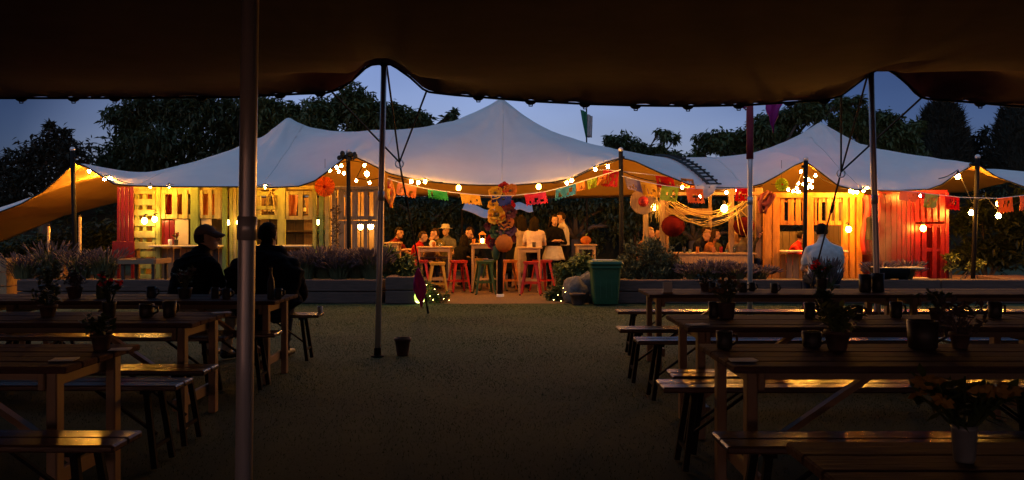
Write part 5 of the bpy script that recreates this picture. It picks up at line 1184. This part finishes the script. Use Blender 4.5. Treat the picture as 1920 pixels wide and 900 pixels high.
# L tables
potplant('dark round pot with feathery plant at the end of the men\'s far table', at(92, 7.6), .10, .13, .34, 13, M_lav, 90, .2, M_glassd); potplant('clay pot with lavender sprigs beside the slim bottle', at(140, 7.5), .08, .12, .3, 14, M_lavf, 70, .13)
def bottle(label, p, m, h=.2, r=.04):
    t = thing('bottle', label, 'bottle', p); MB().lathe([(r * .9, 0), (r, .01), (r, h * .5), (r * .75, h * .65), (r * .36, h * .8), (r * .36, h * .96), (r * .42, h)], n=14).build('glass', m, t, True)
    MB().lathe([(r * .4, h), (r * .4, h * 1.03), (.001, h * 1.03)], n=10).build('stopper', M_black, t)
bottle('squat green bottle on the trestle table among the leafy pots', at(193, 7.5), M_leafm, .23, .055); mug('dark mug with pale rim in front of the capped man', at(284, 7.55), .05, .11)
bouquet('vase of dusky flowers against the capped man\'s back', at(347, 7.5), 16, .12, .17, paint('dusky_petals', (.16, .09, .08), .7), M_lav, 15, M_glassd, .06, .09)
mug('dark mug between the two seated men', at(404, 7.5), .045, .1); mug('dark cup behind the big aluminium pole', at(425, 7.4), .045, .1); bottle('slim dark bottle before the man in the hoodie', at(508, 7.4), M_glassd, .27, .032); mug('dark mug beside the slim bottle before the hoodie', at(522, 7.45), .04, .1)
mug('squat dark mug on the pale legged table', at(275, 5.95), .06, .10); mug('dark mug next to the squat one on the pale legged table', at(318, 5.95), .055, .12, 1); potplant('leafy dark pot on the pale legged table', at(90, 5.95), .07, .1, .2, 17); bouquet('dark bunch of stems in the middle of the pale legged table', at(205, 5.9), 12, .1, .2, PC['red'], M_leafd, 18)
cards('white card near the end of the pale legged table', at(415, 6.2), .13, .08, .5); cards('white card lying on the corner table', at(225, 4.35), .1, .07, .2); potplant('dark potted plant on the corner table', at(190, 4.35), .06, .1, .16, 19); cards('folded pale card at the very corner of the corner table', at(120, 4.02), .11, .08, .1)
def small_cup():
    p = Vector((PX(600, 8.62), 8.62, .4705)); t = cup('small pale paper cup left on the orange lit bench end', p, .028, .075, M_paper)
small_cup()
# low display table and bits at the left edge
def tray_table():
    Y = 15.6; b = Vector((PX(272, Y), Y, 0)); t = thing('display_table', 'wooden tray table with raised edges behind the capped man', 'table', b); z = PZ(492, Y); w_, d = .66, .7
    for i in range(5): MB().box((0, -d / 2 + d * (i + .5) / 5, z), (w_, d / 5 - .008, .025), bev=.004).build('plank', M_darkwood, t)
    for sx in (-1, 1): MB().box((sx * w_ / 2, 0, z + .03), (.025, d, .09)).build('rim', M_legwood, t)
    for sy in (-1, 1): MB().box((0, sy * (d / 2 + .013), z + .025), (w_ - .025, .025, .08)).build('rim', M_legwood, t)
    for sx in (-1, 1):
        for sy in (-1, 1): MB().box((sx * (w_ / 2 - .06), sy * (d / 2 - .07), z / 2 - .01), (.05, .05, z - .025)).build('leg', M_darkwood, t)
tray_table()
def crate(label, px, Y, w_, h, d):
    b = Vector((PX(px, Y), Y, 0)); t = thing('wooden_crate', label, 'crate', b)
    for k in range(3):
        z = h * (k + .5) / 3
        for sy in (-1, 1): MB().box((0, sy * d / 2, z), (w_, .02, h / 3 - .03)).build('slat', M_rawwood, t)
        for sx in (-1, 1): MB().box((sx * (w_ / 2 - .01), 0, z), (.02, d - .03, h / 3 - .03)).build('slat', M_rawwood, t)
    for sx in (-1, 1):
        for sy in (-1, 1): MB().box((sx * (w_ / 2 - .035), sy * (d / 2 - .028), h / 2), (.03, .03, h)).build('corner_post', M_rawwood, t)
crate('orange lit wooden crate at the outer end of the tent wing', 2, 15.8, .45, .78, .4)
def plank_seat():
    Y = 17.6; b = Vector((PX(70, Y), Y, 0)); t = thing('plank_bench', 'orange lit plank bench under the tent wing', 'bench', b)
    for i in range(3): MB().box((0, -.15 + i * .15, .62), (1.6, .14, .04)).build('plank', M_rawwood, t)
    for sx in (-1, 1): MB().box((sx * .6, 0, .3), (.07, .36, .6)).build('leg', M_rawwood, t)
plank_seat()
def right_table():
    Y = 18.2; b = Vector((PX(1868, Y), Y, 0)); t = thing('low_platform', 'orange lit plank platform beyond the red hut', 'platform', b)
    for i in range(9): MB().box((0, -1.0 + i * .24, .24 + .002 * (i % 2)), (2.1, .23, .035)).build('plank', M_rawwood, t)
    for sx in (-1, 0, 1): MB().box((sx * .95, 0, .11), (.08, 2.1, .22)).build('bearer', M_rawwood, t)
right_table()
inner_lamp('added amber bulb hanging over the plank platform', 1872, 382, 17.8, .05, M_lampo)  # bulb added to light the small gable
def spotlit_plant(): shrub('small plant lit yellow green beside the red hut', 1783, 17.0, [(1783, 482, 9), (1785, 498, 9), (1838, 495, 8), (1822, 500, 8)], 420, .1, M_leafy, 55, cat='plant')
spotlit_plant()
# grill between bar and red hut
def grill():
    Y = 15.2; b = Vector((PX(1668, Y), Y, 0)); t = thing('barbecue_grill', 'black barrel grill with pale side shelf in front of the red hut', 'grill', b); z = .62
    m = MB(); n = 14; vs = []; F = []
    for sx in (-.28, .28):
        for k in range(n + 1): a = math.pi + math.pi * k / n; vs.append((sx, .2 * math.cos(a), z + .2 * math.sin(a)))
    F = [(k, k + 1, n + 2 + k, n + 1 + k) for k in range(n)] + [tuple(range(n + 1)), tuple(range(2 * n + 1, n, -1))]
    m.add(vs, F); m.build('barrel', M_black, t)
    for k in range(12): MB().tube([(-.26 + k * .047, -.19, z + .005), (-.26 + k * .047, .19, z + .005)], .005, 5).build('grate_bar', M_alu, t)
    MB().box((.42, 0, z), (.26, .34, .025)).build('side_shelf', M_cream, t)
    for sx in (-1, 1):
        for sy in (-1, 1): MB().bar((sx * .24, sy * .12, z - .12), (sx * .28, sy * .18, 0), .025, .025).build('leg', M_black, t)
grill()
# ------------------------------------------------------------------ people
SKIN = [mat('skin_%d' % i if False else ('fair_skin', 'tan_skin', 'warm_skin')[i], c, .5, 0, tuple(x * .85 for x in c), 20, bump=.04) for i, c in enumerate(((.55, .32, .22), (.42, .24, .15), (.50, .28, .18)))]
M_eye = mat('dark_eye', (.01, .01, .01), .2, bump=0); M_lip = mat('lip', (.3, .1, .08), .5, bump=0)
M_shoe = mat('dark_shoe', (.02, .018, .016), .5)
def cloth(name, c): return mat(name, c, .85, 0, tuple(x * .72 for x in c), 14, bump=.25, bscale=45, spec=.06)
H_dark = mat('dark_hair', (.008, .006, .005), .8, 0, (.016, .011, .008), 60, (8, 8, 1), .4, spec=.08); H_brown = mat('brown_hair', (.045, .024, .012), .75, 0, (.02, .011, .006), 60, (8, 8, 1), .4, spec=.1); H_fair = mat('fair_hair', (.36, .22, .09), .5, 0, (.2, .11, .045), 60, (8, 8, 1), .4)
ARMS = dict(down=((.055, .02, -.28), (.065, .10, -.52)), table=((.09, .17, -.23), (-.04, .40, -.20)), lap=((.07, .08, -.27), (-.07, .31, -.34)), face=((.06, .24, -.16), (-.10, .22, .07)), fold=((.07, .10, -.26), (-.17, .23, -.22)), reach=((.05, .24, -.15), (.0, .50, -.12)), drink=((.07, .20, -.20), (-.05, .30, .03)))
def person(label, px, Y, yaw, shirt, trousers, k=1, seat=None, hair=H_dark, style='short', skin=0, lean=0, hyaw=0, hpitch=0, arms=('down', 'down'), sleeve='short', wide=1, skirt=None, voxel=.017, acc=(), legturn=0, z0=0):
    t = thing('person', label, 'person', (PX(px, Y), Y, z0), R(yaw), None)
    t.scale = (k, k, k); W = wide
    seg = []    # (a, b, ra, rb, material)
    mb = MB()
    def V3(x, f, z): return Vector((x, -f, z))
    def cone(a, b, ra, rb, mi):
        seg.append((Vector(a), Vector(b), ra, rb, mi)); mb.sphere(a, ra, 12, 8); mb.sphere(b, rb, 12, 8); mb.tube([a, b], [ra, rb], 12)
    pz = .91 if seat is None else seat / k + .10
    u = Vector((0, -math.sin(R(lean)), math.cos(R(lean)))); fw = Vector((0, -math.cos(R(lean)), -math.sin(R(lean)))); pel = Vector((0, 0, pz))
    prof = [(-.11, .10, .085), (-.07, .155, .115), (.02, .168, .122), (.12, .150, .112), (.22, .150, .112), (.32, .168, .122), (.385, .176, .118), (.435, .158, .105), (.475, .112, .088), (.515, .064, .062), (.56, .05, .052)]
    n = 20; vs = []; F = []
    slump = lambda h: (.05 if seat is not None else .02) * max(0, (h - .2) / .35) ** 2
    for (h, rx, ry) in prof:
        c = pel + u * h + fw * slump(h); rx = rx * (1 + max(0, W - 1.1) * 1.1 * (-.05 < h < .34))
        for i in range(n):
            a = 2 * math.pi * i / n; vs.append(c + Vector((rx * W * math.cos(a), 0, 0)) + fw * (ry * (1 + (W - 1) * .8) * math.sin(a)))
    for i in range(len(prof) - 1):
        for q in range(n): F.append((i * n + q, i * n + (q + 1) % n, (i + 1) * n + (q + 1) % n, (i + 1) * n + q))
    F += [tuple(range(n))[::-1], tuple((len(prof) - 1) * n + q for q in range(n))]; mb.add(vs, F)
    for (h0, h1, r0, r1, mi) in ((-.1, .02, .13, .15, 2), (.06, .42, .15, .15, 1), (.42, .49, .13, .09, 1)): seg.append((pel + u * h0, pel + u * h1 + fw * slump(h1), r0 * W, r1 * W, mi))
    nb = pel + u * .47 + fw * slump(.47); hc = pel + u * .655 + fw * (slump(.6) + .02) + Vector((0, 0, .03 * math.sin(R(lean))))
    HM = Matrix.Rotation(R(hyaw), 3, 'Z') @ Matrix.Rotation(R(hpitch), 3, 'X')
    def H(x, f, z): return hc + HM @ Vector((x, -f, z))
    cone(nb, hc + HM @ Vector((0, .02, -.06)), .058, .05, 0)
    mb.sphere(hc + HM @ Vector((0, .012, .02)), (.077, .098, .105), 18, 12, M=HM); mb.sphere(H(0, .028, -.055), (.058, .065, .062), 14, 9, M=HM)
    mb.sphere(H(0, .062, -.088), (.026, .022, .02), 8, 6); mb.tube([H(0, .088, .03), H(0, .113, -.018), H(0, .085, -.03)], [.009, .017, .012], 7)
    mb.sphere(H(0, .075, .045), (.058, .02, .014), 10, 6, M=HM)
    for s in (-1, 1): mb.sphere(H(s * .078, -.008, -.005), (.012, .022, .032), 8, 6, M=HM)
    seg.append((H(0, 0, .03), H(0, .03, -.06), .1, .08, 0))
    hands = []
    for s, nm in ((-1, arms[0]), (1, arms[1])):
        sh = pel + u * (.405 - max(0, W - 1.1) * .10) + fw * slump(.41) + Vector((s * (.172 * W - .012 * (W > 1.1)), 0, 0)); e_, w_ = ARMS[nm]
        el = sh + V3(s * e_[0], e_[1], e_[2]); wr = sh + V3(s * w_[0], w_[1], w_[2]); q = .052 * (1 + (W - 1) * .55)
        cone(pel + u * .455 + fw * slump(.45) + Vector((s * .05, 0, 0)), sh, .052, q * 1.12, 1)
        cone(sh, sh.lerp(el, .62), q * 1.15, q * 1.02, 1)
        if sleeve == 'long': cone(sh.lerp(el, .62), el, q, q * .9, 1); cone(el, el.lerp(wr, .93), q * .92, q * .72, 1)
        else:
            cone(sh.lerp(el, .62), el, .044, .038, 0); cone(el, wr, .04, .027, 0)
        d = (wr - el).normalized(); hd = (d + Vector((0, -.3, -.15))).normalized() if nm in ('table', 'lap', 'reach') else d
        pc = wr + hd * .045; side = hd.cross(Vector((0, 0, 1)));
        side = side.normalized() if side.length > .2 else Vector((1, 0, 0)); up = side.cross(hd)
        cone(wr, wr + hd * .075, .027, .034, 0); hands.append((wr, hd, side, up, s))
    for s in (-1, 1):
        hip = pel + Vector((s * .09 * W, 0, -.05))
        if seat is None:
            kn = V3(s * .10, .02, .48); an = V3(s * .105, -.01, .085)
        else:
            kn = V3(s * (.14 + legturn), .42, pz - .05); an = V3(s * (.13 + legturn), .36, max(.085, pz - .50))
        cone(hip, kn, .088 * (1 + (W - 1) * .6), .058, 2); cone(kn, an, .056, .042, 2)
        toe = an + V3(s * .03, .16, -.045); cone(an + Vector((0, .03, -.035)), toe, .042, .032, 3)
    if skirt:
        pass
    me = bpy.data.meshes.new('body'); me.from_pydata(mb.v, [], mb.f); o = bpy.data.objects.new('body', me); COL.objects.link(o)
    md = o.modifiers.new('r', 'REMESH'); md.mode = 'VOXEL'; md.voxel_size = voxel
    sm = o.modifiers.new('s', 'SMOOTH'); sm.factor = .5; sm.iterations = 3 if voxel > .012 else 5
    dg = bpy.context.evaluated_depsgraph_get(); nm_ = bpy.data.meshes.new_from_object(o.evaluated_get(dg)); o.modifiers.clear(); o.data = nm_; bpy.data.meshes.remove(me); nm_.name = 'body'
    nf = len(nm_.polygons); C = np.zeros(nf * 3); nm_.polygons.foreach_get('center', C); C = C.reshape(-1, 3)
    best = np.full(nf, 1e9); mi = np.zeros(nf, int)
    for (a, b, ra, rb, m_) in seg:
        a_, b_ = np.array(a), np.array(b); ab = b_ - a_; tt = np.clip(((C - a_) @ ab) / max(1e-9, ab @ ab), 0, 1)
        d = np.linalg.norm(C - (a_ + tt[:, None] * ab), axis=1) / (ra + (rb - ra) * tt); k_ = d < best; best[k_] = d[k_]; mi[k_] = m_
    for m_ in (SKIN[skin], shirt, trousers, M_shoe, M_eye, M_lip): nm_.materials.append(m_)
    # fingers, eyes and lips join the same mesh
    ex = MB()
    for (wr, hd, side, up, s) in hands:
        for j, L in enumerate((.066, .078, .073, .058)):
            b0 = wr + hd * .092 + side * ((j - 1.5) * .0175); b1 = b0 + hd * L * .5 - up * .012; b2 = b0 + hd * L * .85 - up * .036
            ex.tube([b0 - hd * .02, b0, b1, b2], [.0085, .009, .008, .0062], 6, 0)
        th = wr + hd * .035 + side * (-s * .026); ex.tube([th, th + side * (-s * .025) + hd * .03, th + side * (-s * .03) + hd * .058 - up * .01], [.011, .0095, .007], 6, 0)
    for s in (-1, 1): ex.sphere(H(s * .031, .083, .016), (.012, .008, .006), 8, 5, 4, M=HM)
    ex.sphere(H(0, .092, -.058), (.024, .006, .005), 8, 5, 5, M=HM)
    nv = len(nm_.vertices); co = np.zeros(nv * 3); nm_.vertices.foreach_get('co', co); bm = bmesh.new(); bm.from_mesh(nm_)
    bm.faces.ensure_lookup_table()
    for f, m_ in zip(bm.faces, mi): f.material_index = int(m_); f.smooth = True
    # cloth folds
    bm.normal_update(); am = .014 if voxel < .012 else .006
    cl = {v.index for f_ in bm.faces if f_.material_index in (1, 2) for v in f_.verts}; off = Vector((px * .37, Y, 0))
    bm.verts.ensure_lookup_table(); mv = []
    for v in bm.verts:
        if v.index in cl:
            q = v.co + off; w_ = mnoise.noise(Vector((q.x * 7 + 2 * q.z, q.y * 7, q.z * 13 + 4 * q.x))); w2 = mnoise.noise(Vector((q.x * 4, q.y * 4, q.z * 4)))
            mv.append((v, v.normal * (am * (1 - 2 * abs(w_)) * .8 + am * w2)))
    for v, d_ in mv: v.co += d_
    ev = [bm.verts.new(v) for v in ex.v]
    for f, m_ in zip(ex.f, ex.m):
        try: g = bm.faces.new([ev[i] for i in f]); g.material_index = m_; g.smooth = True
        except ValueError: pass
    bm.to_mesh(nm_); bm.free(); o.parent = t
    if skirt:
        zt, zb, rt, rb, sm_ = skirt; prf = []; vs = []; F = []; n = 40
        for j in range(7):
            v = j / 6; rr_ = lerp(rt, rb, v ** .8)
            for i in range(n):
                a = 2 * math.pi * i / n; r2 = rr_ * (1 + .07 * v * math.sin(a * 9 + 1)); vs.append((r2 * math.cos(a), r2 * .8 * math.sin(a), lerp(zt, zb, v) + .01 * v * math.sin(a * 5)))
        for j in range(6):
            for i in range(n): F.append((j * n + i, j * n + (i + 1) % n, (j + 1) * n + (i + 1) % n, (j + 1) * n + i))
        q = MB().add(vs, F).build('skirt', sm_, t, True); mdd = q.modifiers.new('t', 'SOLIDIFY'); mdd.thickness = .006
    # hair or cap
    def scalp(keep, sc=1.0, jitter=.004):
        b_ = bmesh.new(); bmesh.ops.create_uvsphere(b_, u_segments=28, v_segments=18, radius=1)
        dead = [v for v in b_.verts if not keep(v.co)]; bmesh.ops.delete(b_, geom=dead, context='VERTS')
        for v in b_.verts:
            c = v.co.copy(); j = 1 + jitter * 12 * mnoise.noise(c * 5 + Vector((px, 0, 0))); v.co = hc + HM @ Vector((c.x * .087 * sc * j, c.y * .107 * sc * j + .014, c.z * .113 * sc * j + .024))
        m_ = bpy.data.meshes.new('hair'); b_.to_mesh(m_); b_.free(); m_.polygons.foreach_set('use_smooth', [True] * len(m_.polygons)); return m_
    if style != 'bald':
        m_ = scalp((lambda c: (c.y > -.15 and c.z > -.55) or c.z > .42) if style in ('short', 'cap') else (lambda c: c.y > -.3 or c.z > .5), 1.0 if style == 'short' else 1.04)
        m_.materials.append(hair); ho = bpy.data.objects.new('hair', m_); COL.objects.link(ho); ho.parent = t; q = ho.modifiers.new('t', 'SOLIDIFY'); q.thickness = .012; q.offset = -1
    if style == 'long':
        vs = []; F = []; n = 18
        for j, (dz, rx, ry, dy) in enumerate(((.06, .085, .085, .03), (-.04, .092, .085, .045), (-.14, .10, .07, .075), (-.25, .10, .05, .10), (-.36, .07, .035, .11), (-.40, .03, .02, .11))):
            c = hc + (HM @ Vector((0, dy, 0))) + Vector((0, 0, dz))
            for i in range(n): a = 2 * math.pi * i / n; vs.append(c + HM @ Vector((rx * math.cos(a) * (1 + .08 * math.sin(i * 3 + j)), ry * math.sin(a), 0)))
        for j in range(5):
            for i in range(n): F.append((j * n + i, j * n + (i + 1) % n, (j + 1) * n + (i + 1) % n, (j + 1) * n + i))
        # leave the face side open
        F = [f for f in F if not ((f[0] // n) <= 2 and 10 <= f[0] % n <= 16)]
        q = MB().add(vs, F).build('hair_length', hair, t, True); q2 = q.modifiers.new('t', 'SOLIDIFY'); q2.thickness = .02
    if style == 'bun': MB().sphere(H(0, -.11, .07), (.05, .05, .05), 12, 8).build('hair_bun', hair, t, True)
    for a in acc:
        if a[0] == 'cap':
            m_ = scalp(lambda c: c.z > .12, 1.06, .001); m_.materials.append(a[1]); co_ = bpy.data.objects.new('cap', m_); COL.objects.link(co_); co_.parent = t; q = co_.modifiers.new('t', 'SOLIDIFY'); q.thickness = .008
            vs = []; F = []
            for j in range(5):
                for i in range(11): b = -1 + 2 * i / 10; r_ = .02 * j; vs.append(H(b * (.078 - .006 * j), .078 * math.sqrt(max(0, 1 - b * b)) + r_ + .012, .062 - .012 * j - .02 * b * b))
            for j in range(4):
                for i in range(10): F.append((j * 11 + i, j * 11 + i + 1, (j + 1) * 11 + i + 1, (j + 1) * 11 + i))
            q = MB().add(vs, F).build('cap_brim', a[1], t, True); q2 = q.modifiers.new('t', 'SOLIDIFY'); q2.thickness = .006
        if a[0] == 'hat':
            mb2 = MB().lathe([(.17, 0), (.175, .006), (.10, .02), (.095, .09), (.07, .11), (.001, .112)], n=22); mb2.v = [tuple(H(0, 0, .06) + HM @ Vector(v)) for v in mb2.v]; mb2.build('sun_hat', a[1], t, True)
        if a[0] == 'glasses':
            g = MB()
            for s in (-1, 1): g.sphere(H(s * .033, .098, .017), (.026, .006, .02), 10, 6, M=HM); g.tube([H(s * .06, .095, .02), H(s * .082, .0, .02)], .004, 5)
            g.tube([H(-.012, .103, .02), H(.012, .103, .02)], .004, 5); g.build('glasses', a[1], t, True)
        if a[0] == 'hood':
            vs = []; F = []; n = 20
            for j, (dz, rx, ry, dy) in enumerate(((-.10, .085, .085, .02), (-.135, .115, .10, .035), (-.18, .13, .10, .05), (-.24, .11, .07, .075), (-.27, .05, .03, .09))):
                for i in range(n): a_ = 2 * math.pi * i / n; vs.append(hc + Vector((rx * W * .9 * math.cos(a_), dy + ry * math.sin(a_), dz)))
            for j in range(4):
                for i in range(n): F.append((j * n + i, j * n + (i + 1) % n, (j + 1) * n + (i + 1) % n, (j + 1) * n + i))
            q = MB().add(vs, F).build('hood', a[1], t, True); q2 = q.modifiers.new('t', 'SOLIDIFY'); q2.thickness = .025
        if a[0] == 'collar':
            MB().tube([nb + Vector((.075 * math.cos(x * math.pi / 8), .075 * math.sin(x * math.pi / 8), .02 - .02 * math.cos(x * math.pi / 8 + 1.57))) for x in range(17)], .014, 6).build('collar', a[1], t, True)
    return t
BLK = cloth('black_cotton', (.008, .008, .010)); NAVY = cloth('navy_cotton', (.015, .018, .035)); WHT = cloth('white_cotton', (.62, .58, .55)); RED = cloth('red_cotton', (.45, .02, .015)); TAN = cloth('tan_cotton', (.30, .19, .11)); OLV = cloth('olive_cotton', (.13, .11, .04)); GRY = cloth('grey_cotton', (.14, .14, .16)); PNK = cloth('pink_lit_white_blouse', (.64, .50, .46)); DNM = cloth('dark_denim', (.02, .025, .045)); PAT = cloth('patterned_dress_cloth', (.36, .28, .22)); MRN = cloth('maroon_cotton', (.14, .02, .02)); KHK = cloth('pale_shorts_cotton', (.5, .46, .42)); ORG = cloth('orange_knit', (.5, .2, .07))  # the white blouse has the pink front light put into its colour
person('seated man in black shirt and pale cap, turned sideways, behind the trestle table', 350, 8.42, 150, BLK, KHK, 1.05, .47, H_brown, 'cap', 0, 14, -52, -6, ('lap', 'lap'), 'short', 1.28, voxel=.009, acc=(('cap', cloth('washed_cap_cotton', (.16, .12, .11))), ('collar', BLK)))
person('broad seated man in black hooded top with his back turned, partly behind the pole', 492, 8.4, 182, BLK, DNM, 1.07, .47, H_dark, 'short', 0, 12, -14, 6, ('lap', 'lap'), 'long', 1.52, voxel=.009, acc=(('hood', BLK),))
person('seated man in white shirt with his back turned in front of the yellow bar', 1547, 13.2, 178, WHT, DNM, 1.06, .47, H_dark, 'short', 0, 6, -4, 4, ('lap', 'lap'), 'short', 1.3, voxel=.012)
person('seated man in red shirt facing sideways at the low table', 776, 18.6, 70, RED, DNM, .95, .44, H_brown, 'short', 1, 14, 5, 8, ('table', 'table'), 'long')
person('boy in pale cap bending over the low table', 804, 18.5, 20, TAN, DNM, .82, .42, H_brown, 'short', 0, 30, -20, 25, ('table', 'table'), acc=(('cap', WHT),))
person('seated person in olive top facing the man in red', 832, 19.0, -60, OLV, DNM, .98, .47, H_brown, 'short', 2, 12, 0, 5, ('table', 'face'), 'long')
person('person in pale sun hat far back under the tent', 840, 20.6, -20, GRY, DNM, 1.0, .5, H_fair, 'short', 0, 5, 0, 0, ('lap', 'lap'), acc=(('hat', WHT),))
person('seated woman in black with long dark hair on a low seat by the candle', 861, 18.55, 150, BLK, BLK, .88, .42, H_dark, 'long', 0, 14, 10, 8, ('table', 'table'), 'long')
person('leaning man in navy with ruddy face at the lantern table', 902, 19.2, -50, NAVY, DNM, 1.0, .52, H_brown, 'short', 2, 22, 0, 10, ('table', 'table'), 'long')
person('seated person with ruddy arms at the entrance corner table', 733, 19.2, 60, MRN, DNM, 1.0, .48, H_dark, 'short', 2, 14, 0, 8, ('reach', 'table'))
person('standing woman in dark coat right beside the flower post', 964, 18.9, 175, BLK, BLK, .94, None, H_dark, 'long', 0, 2, 10, 5, ('fold', 'fold'), 'long', 1.05, skirt=(.95, .35, .17, .24, BLK))
person('standing woman in patterned dress between dark coat and white blouse', 980, 18.7, 205, PAT, PAT, .945, None, H_dark, 'long', 0, 3, -10, 5, ('fold', 'fold'), 'long', .98, skirt=(.95, .30, .17, .25, PAT))
person('standing woman in loose white blouse with long dark hair down her back', 1002, 18.25, 178, PNK, BLK, .92, None, H_dark, 'long', 0, 6, -15, 12, ('fold', 'fold'), 'short', 1.12)
person('standing woman in black top and full white skirt', 1038, 18.6, 15, BLK, BLK, .95, None, H_dark, 'long', 0, 2, 10, 8, ('fold', 'fold'), 'long', 1.0, skirt=(.98, .66, .165, .26, WHT))
person('standing man in white shirt and black trousers seen side on', 1058, 18.9, -80, WHT, BLK, .985, None, H_brown, 'short', 0, 3, 0, 8, ('fold', 'fold'), 'short', 1.05)
person('seated woman with orange hair at the near end of the dining bay', 1199, 18.2, 60, ORG, DNM, .98, .50, H_fair, 'long', 2, 14, 0, 10, ('table', 'face'), 'long')
person('seated person in dark top half hidden by the red lantern', 1227, 18.5, 20, BLK, DNM, .98, .48, H_dark, 'short', 2, 10, 0, 5, ('table', 'table'), 'long')
person('diner in dark jacket leaning in beside the red lantern', 1303, 18.35, 50, NAVY, DNM, 1.0, .52, H_brown, 'short', 2, 18, 0, 12, ('table', 'face'), 'long')
person('woman diner facing the olive jacket across the dining table', 1324, 18.2, 70, ORG, DNM, .92, .50, H_brown, 'long', 0, 12, 0, 5, ('table', 'table'))
person('hunched diner in olive jacket at the middle of the dining table', 1346, 18.3, -60, OLV, DNM, 1.0, .46, H_fair, 'short', 2, 20, 0, 14, ('table', 'table'), 'long', 1.15)
person('fair haired diner near the second red lantern', 1381, 18.2, 160, TAN, DNM, .92, .5, H_fair, 'long', 0, 10, 0, 5, ('table', 'table'))
person('diner in dark top right behind the maroon flag pole', 1398, 17.95, 190, GRY, DNM, .94, .46, H_dark, 'short', 1, 12, 0, 5, ('table', 'table'), 'long', 1.1)
person('man with glasses raising a wine glass by the yellow bar corner', 1421, 17.75, 5, OLV, DNM, 1.0, .60, H_fair, 'short', 2, 4, -5, 2, ('drink', 'lap'), 'long', acc=(('glasses', M_eye),))
person('man in red shirt serving behind the counter of the yellow bar', 1481, 17.95, 65, RED, DNM, .97, .44, H_dark, 'short', 1, 16, 10, 6, ('table', 'reach'))
def wine_glass(label, p):
    t = thing('wine_glass', label, 'glass', p); MB().lathe([(.032, 0), (.03, .004), (.005, .01), (.004, .08), (.025, .1), (.038, .14), (.034, .18), (.03, .18), (.034, .14), (.001, .102)], n=16).build('bowl', M_glass, t, True)
wine_glass('wine glass held by the man with glasses', P(1427, 452, 17.42))
# stools or seats under those who sit
def seat(label, px, Y, h):
    t = thing('wooden_stool', label, 'stool', (PX(px, Y), Y, 0), group='low seats under the tent'); MB().box((0, 0, h - .02), (.36, .34, .04), bev=.008).build('top', M_darkwood, t)
    for sx in (-1, 1):
        for sy in (-1, 1): MB().box((sx * .14, sy * .13, (h - .04) / 2), (.04, .04, h - .04)).build('leg', M_darkwood, t)
for px, Y, h, who in ((776, 18.6, .44, 'the man in red'), (804, 18.5, .42, 'the boy in a cap'), (832, 19.0, .47, 'the person in olive'), (840, 20.6, .5, 'the person in a sun hat'), (861, 18.55, .42, 'the woman in black by the candle'), (902, 19.2, .52, 'the leaning man in navy'), (733, 19.2, .48, 'the person at the entrance corner table'),
                      (1199, 18.2, .5, 'the woman with orange hair'), (1227, 18.5, .48, 'the diner behind the red lantern'), (1303, 18.35, .52, 'the diner in dark jacket'), (1324, 18.2, .5, 'the woman diner'), (1346, 18.3, .46, 'the hunched diner'), (1381, 18.2, .5, 'the fair haired diner'), (1398, 17.95, .46, 'the diner behind the flag pole'), (1421, 17.75, .6, 'the man with glasses'), (1481, 17.95, .44, 'the serving man in red'), (1547, 13.2, .47, 'the man in white')):
    seat('dark wooden stool under ' + who, px, Y, h - .005)
low = thing('low_table', 'low dark table between the man in red and the person in olive', 'table', (PX(806, 18.25), 18.2, 0))
for i in range(4): MB().box((0, -.24 + i * .16, .70), (.9, .15, .03)).build('plank', M_darkwood, low)
for sx in (-1, 1):
    for sy in (-1, 1): MB().box((sx * .4, sy * .24, .34), (.05, .05, .68)).build('leg', M_darkwood, low)
# pale marquees in the garden behind
def marquee(label, px0, px1, py0, py1, Y, sag):
    b = Vector((PX((px0 + px1) / 2, Y), Y, 0)); t = thing('white_awning', label, 'awning', b); V = []
    for j in range(8):
        for i in range(15):
            u = i / 14; v = j / 7; p = P(lerp(px0, px1, u), lerp(py0, py1, u) + sag * math.sin(math.pi * u) + 1.5 * math.sin(u * 9), Y) - b; V.append((p.x, v * 2.2, p.z + .9 * sstep(v) * .3 + .05 * math.sin(u * 7)))
    sheet('cloth', V, 15, 8, paint('awning_cloth', (.62, .62, .66), .8), t, .006)
    for u in (0, 1): q = P(lerp(px0, px1, u), lerp(py0, py1, u), Y) - b; MB().tube([(q.x, .05, 0), (q.x, .05, q.z)], .03, 8).build('post', M_black, t)
marquee('sagging white awning in the garden behind the lantern table', 866, 926, 392, 404, 23.9, 6)
marquee('small white awning in the garden behind the women', 955, 1000, 404, 398, 24.2, -8)
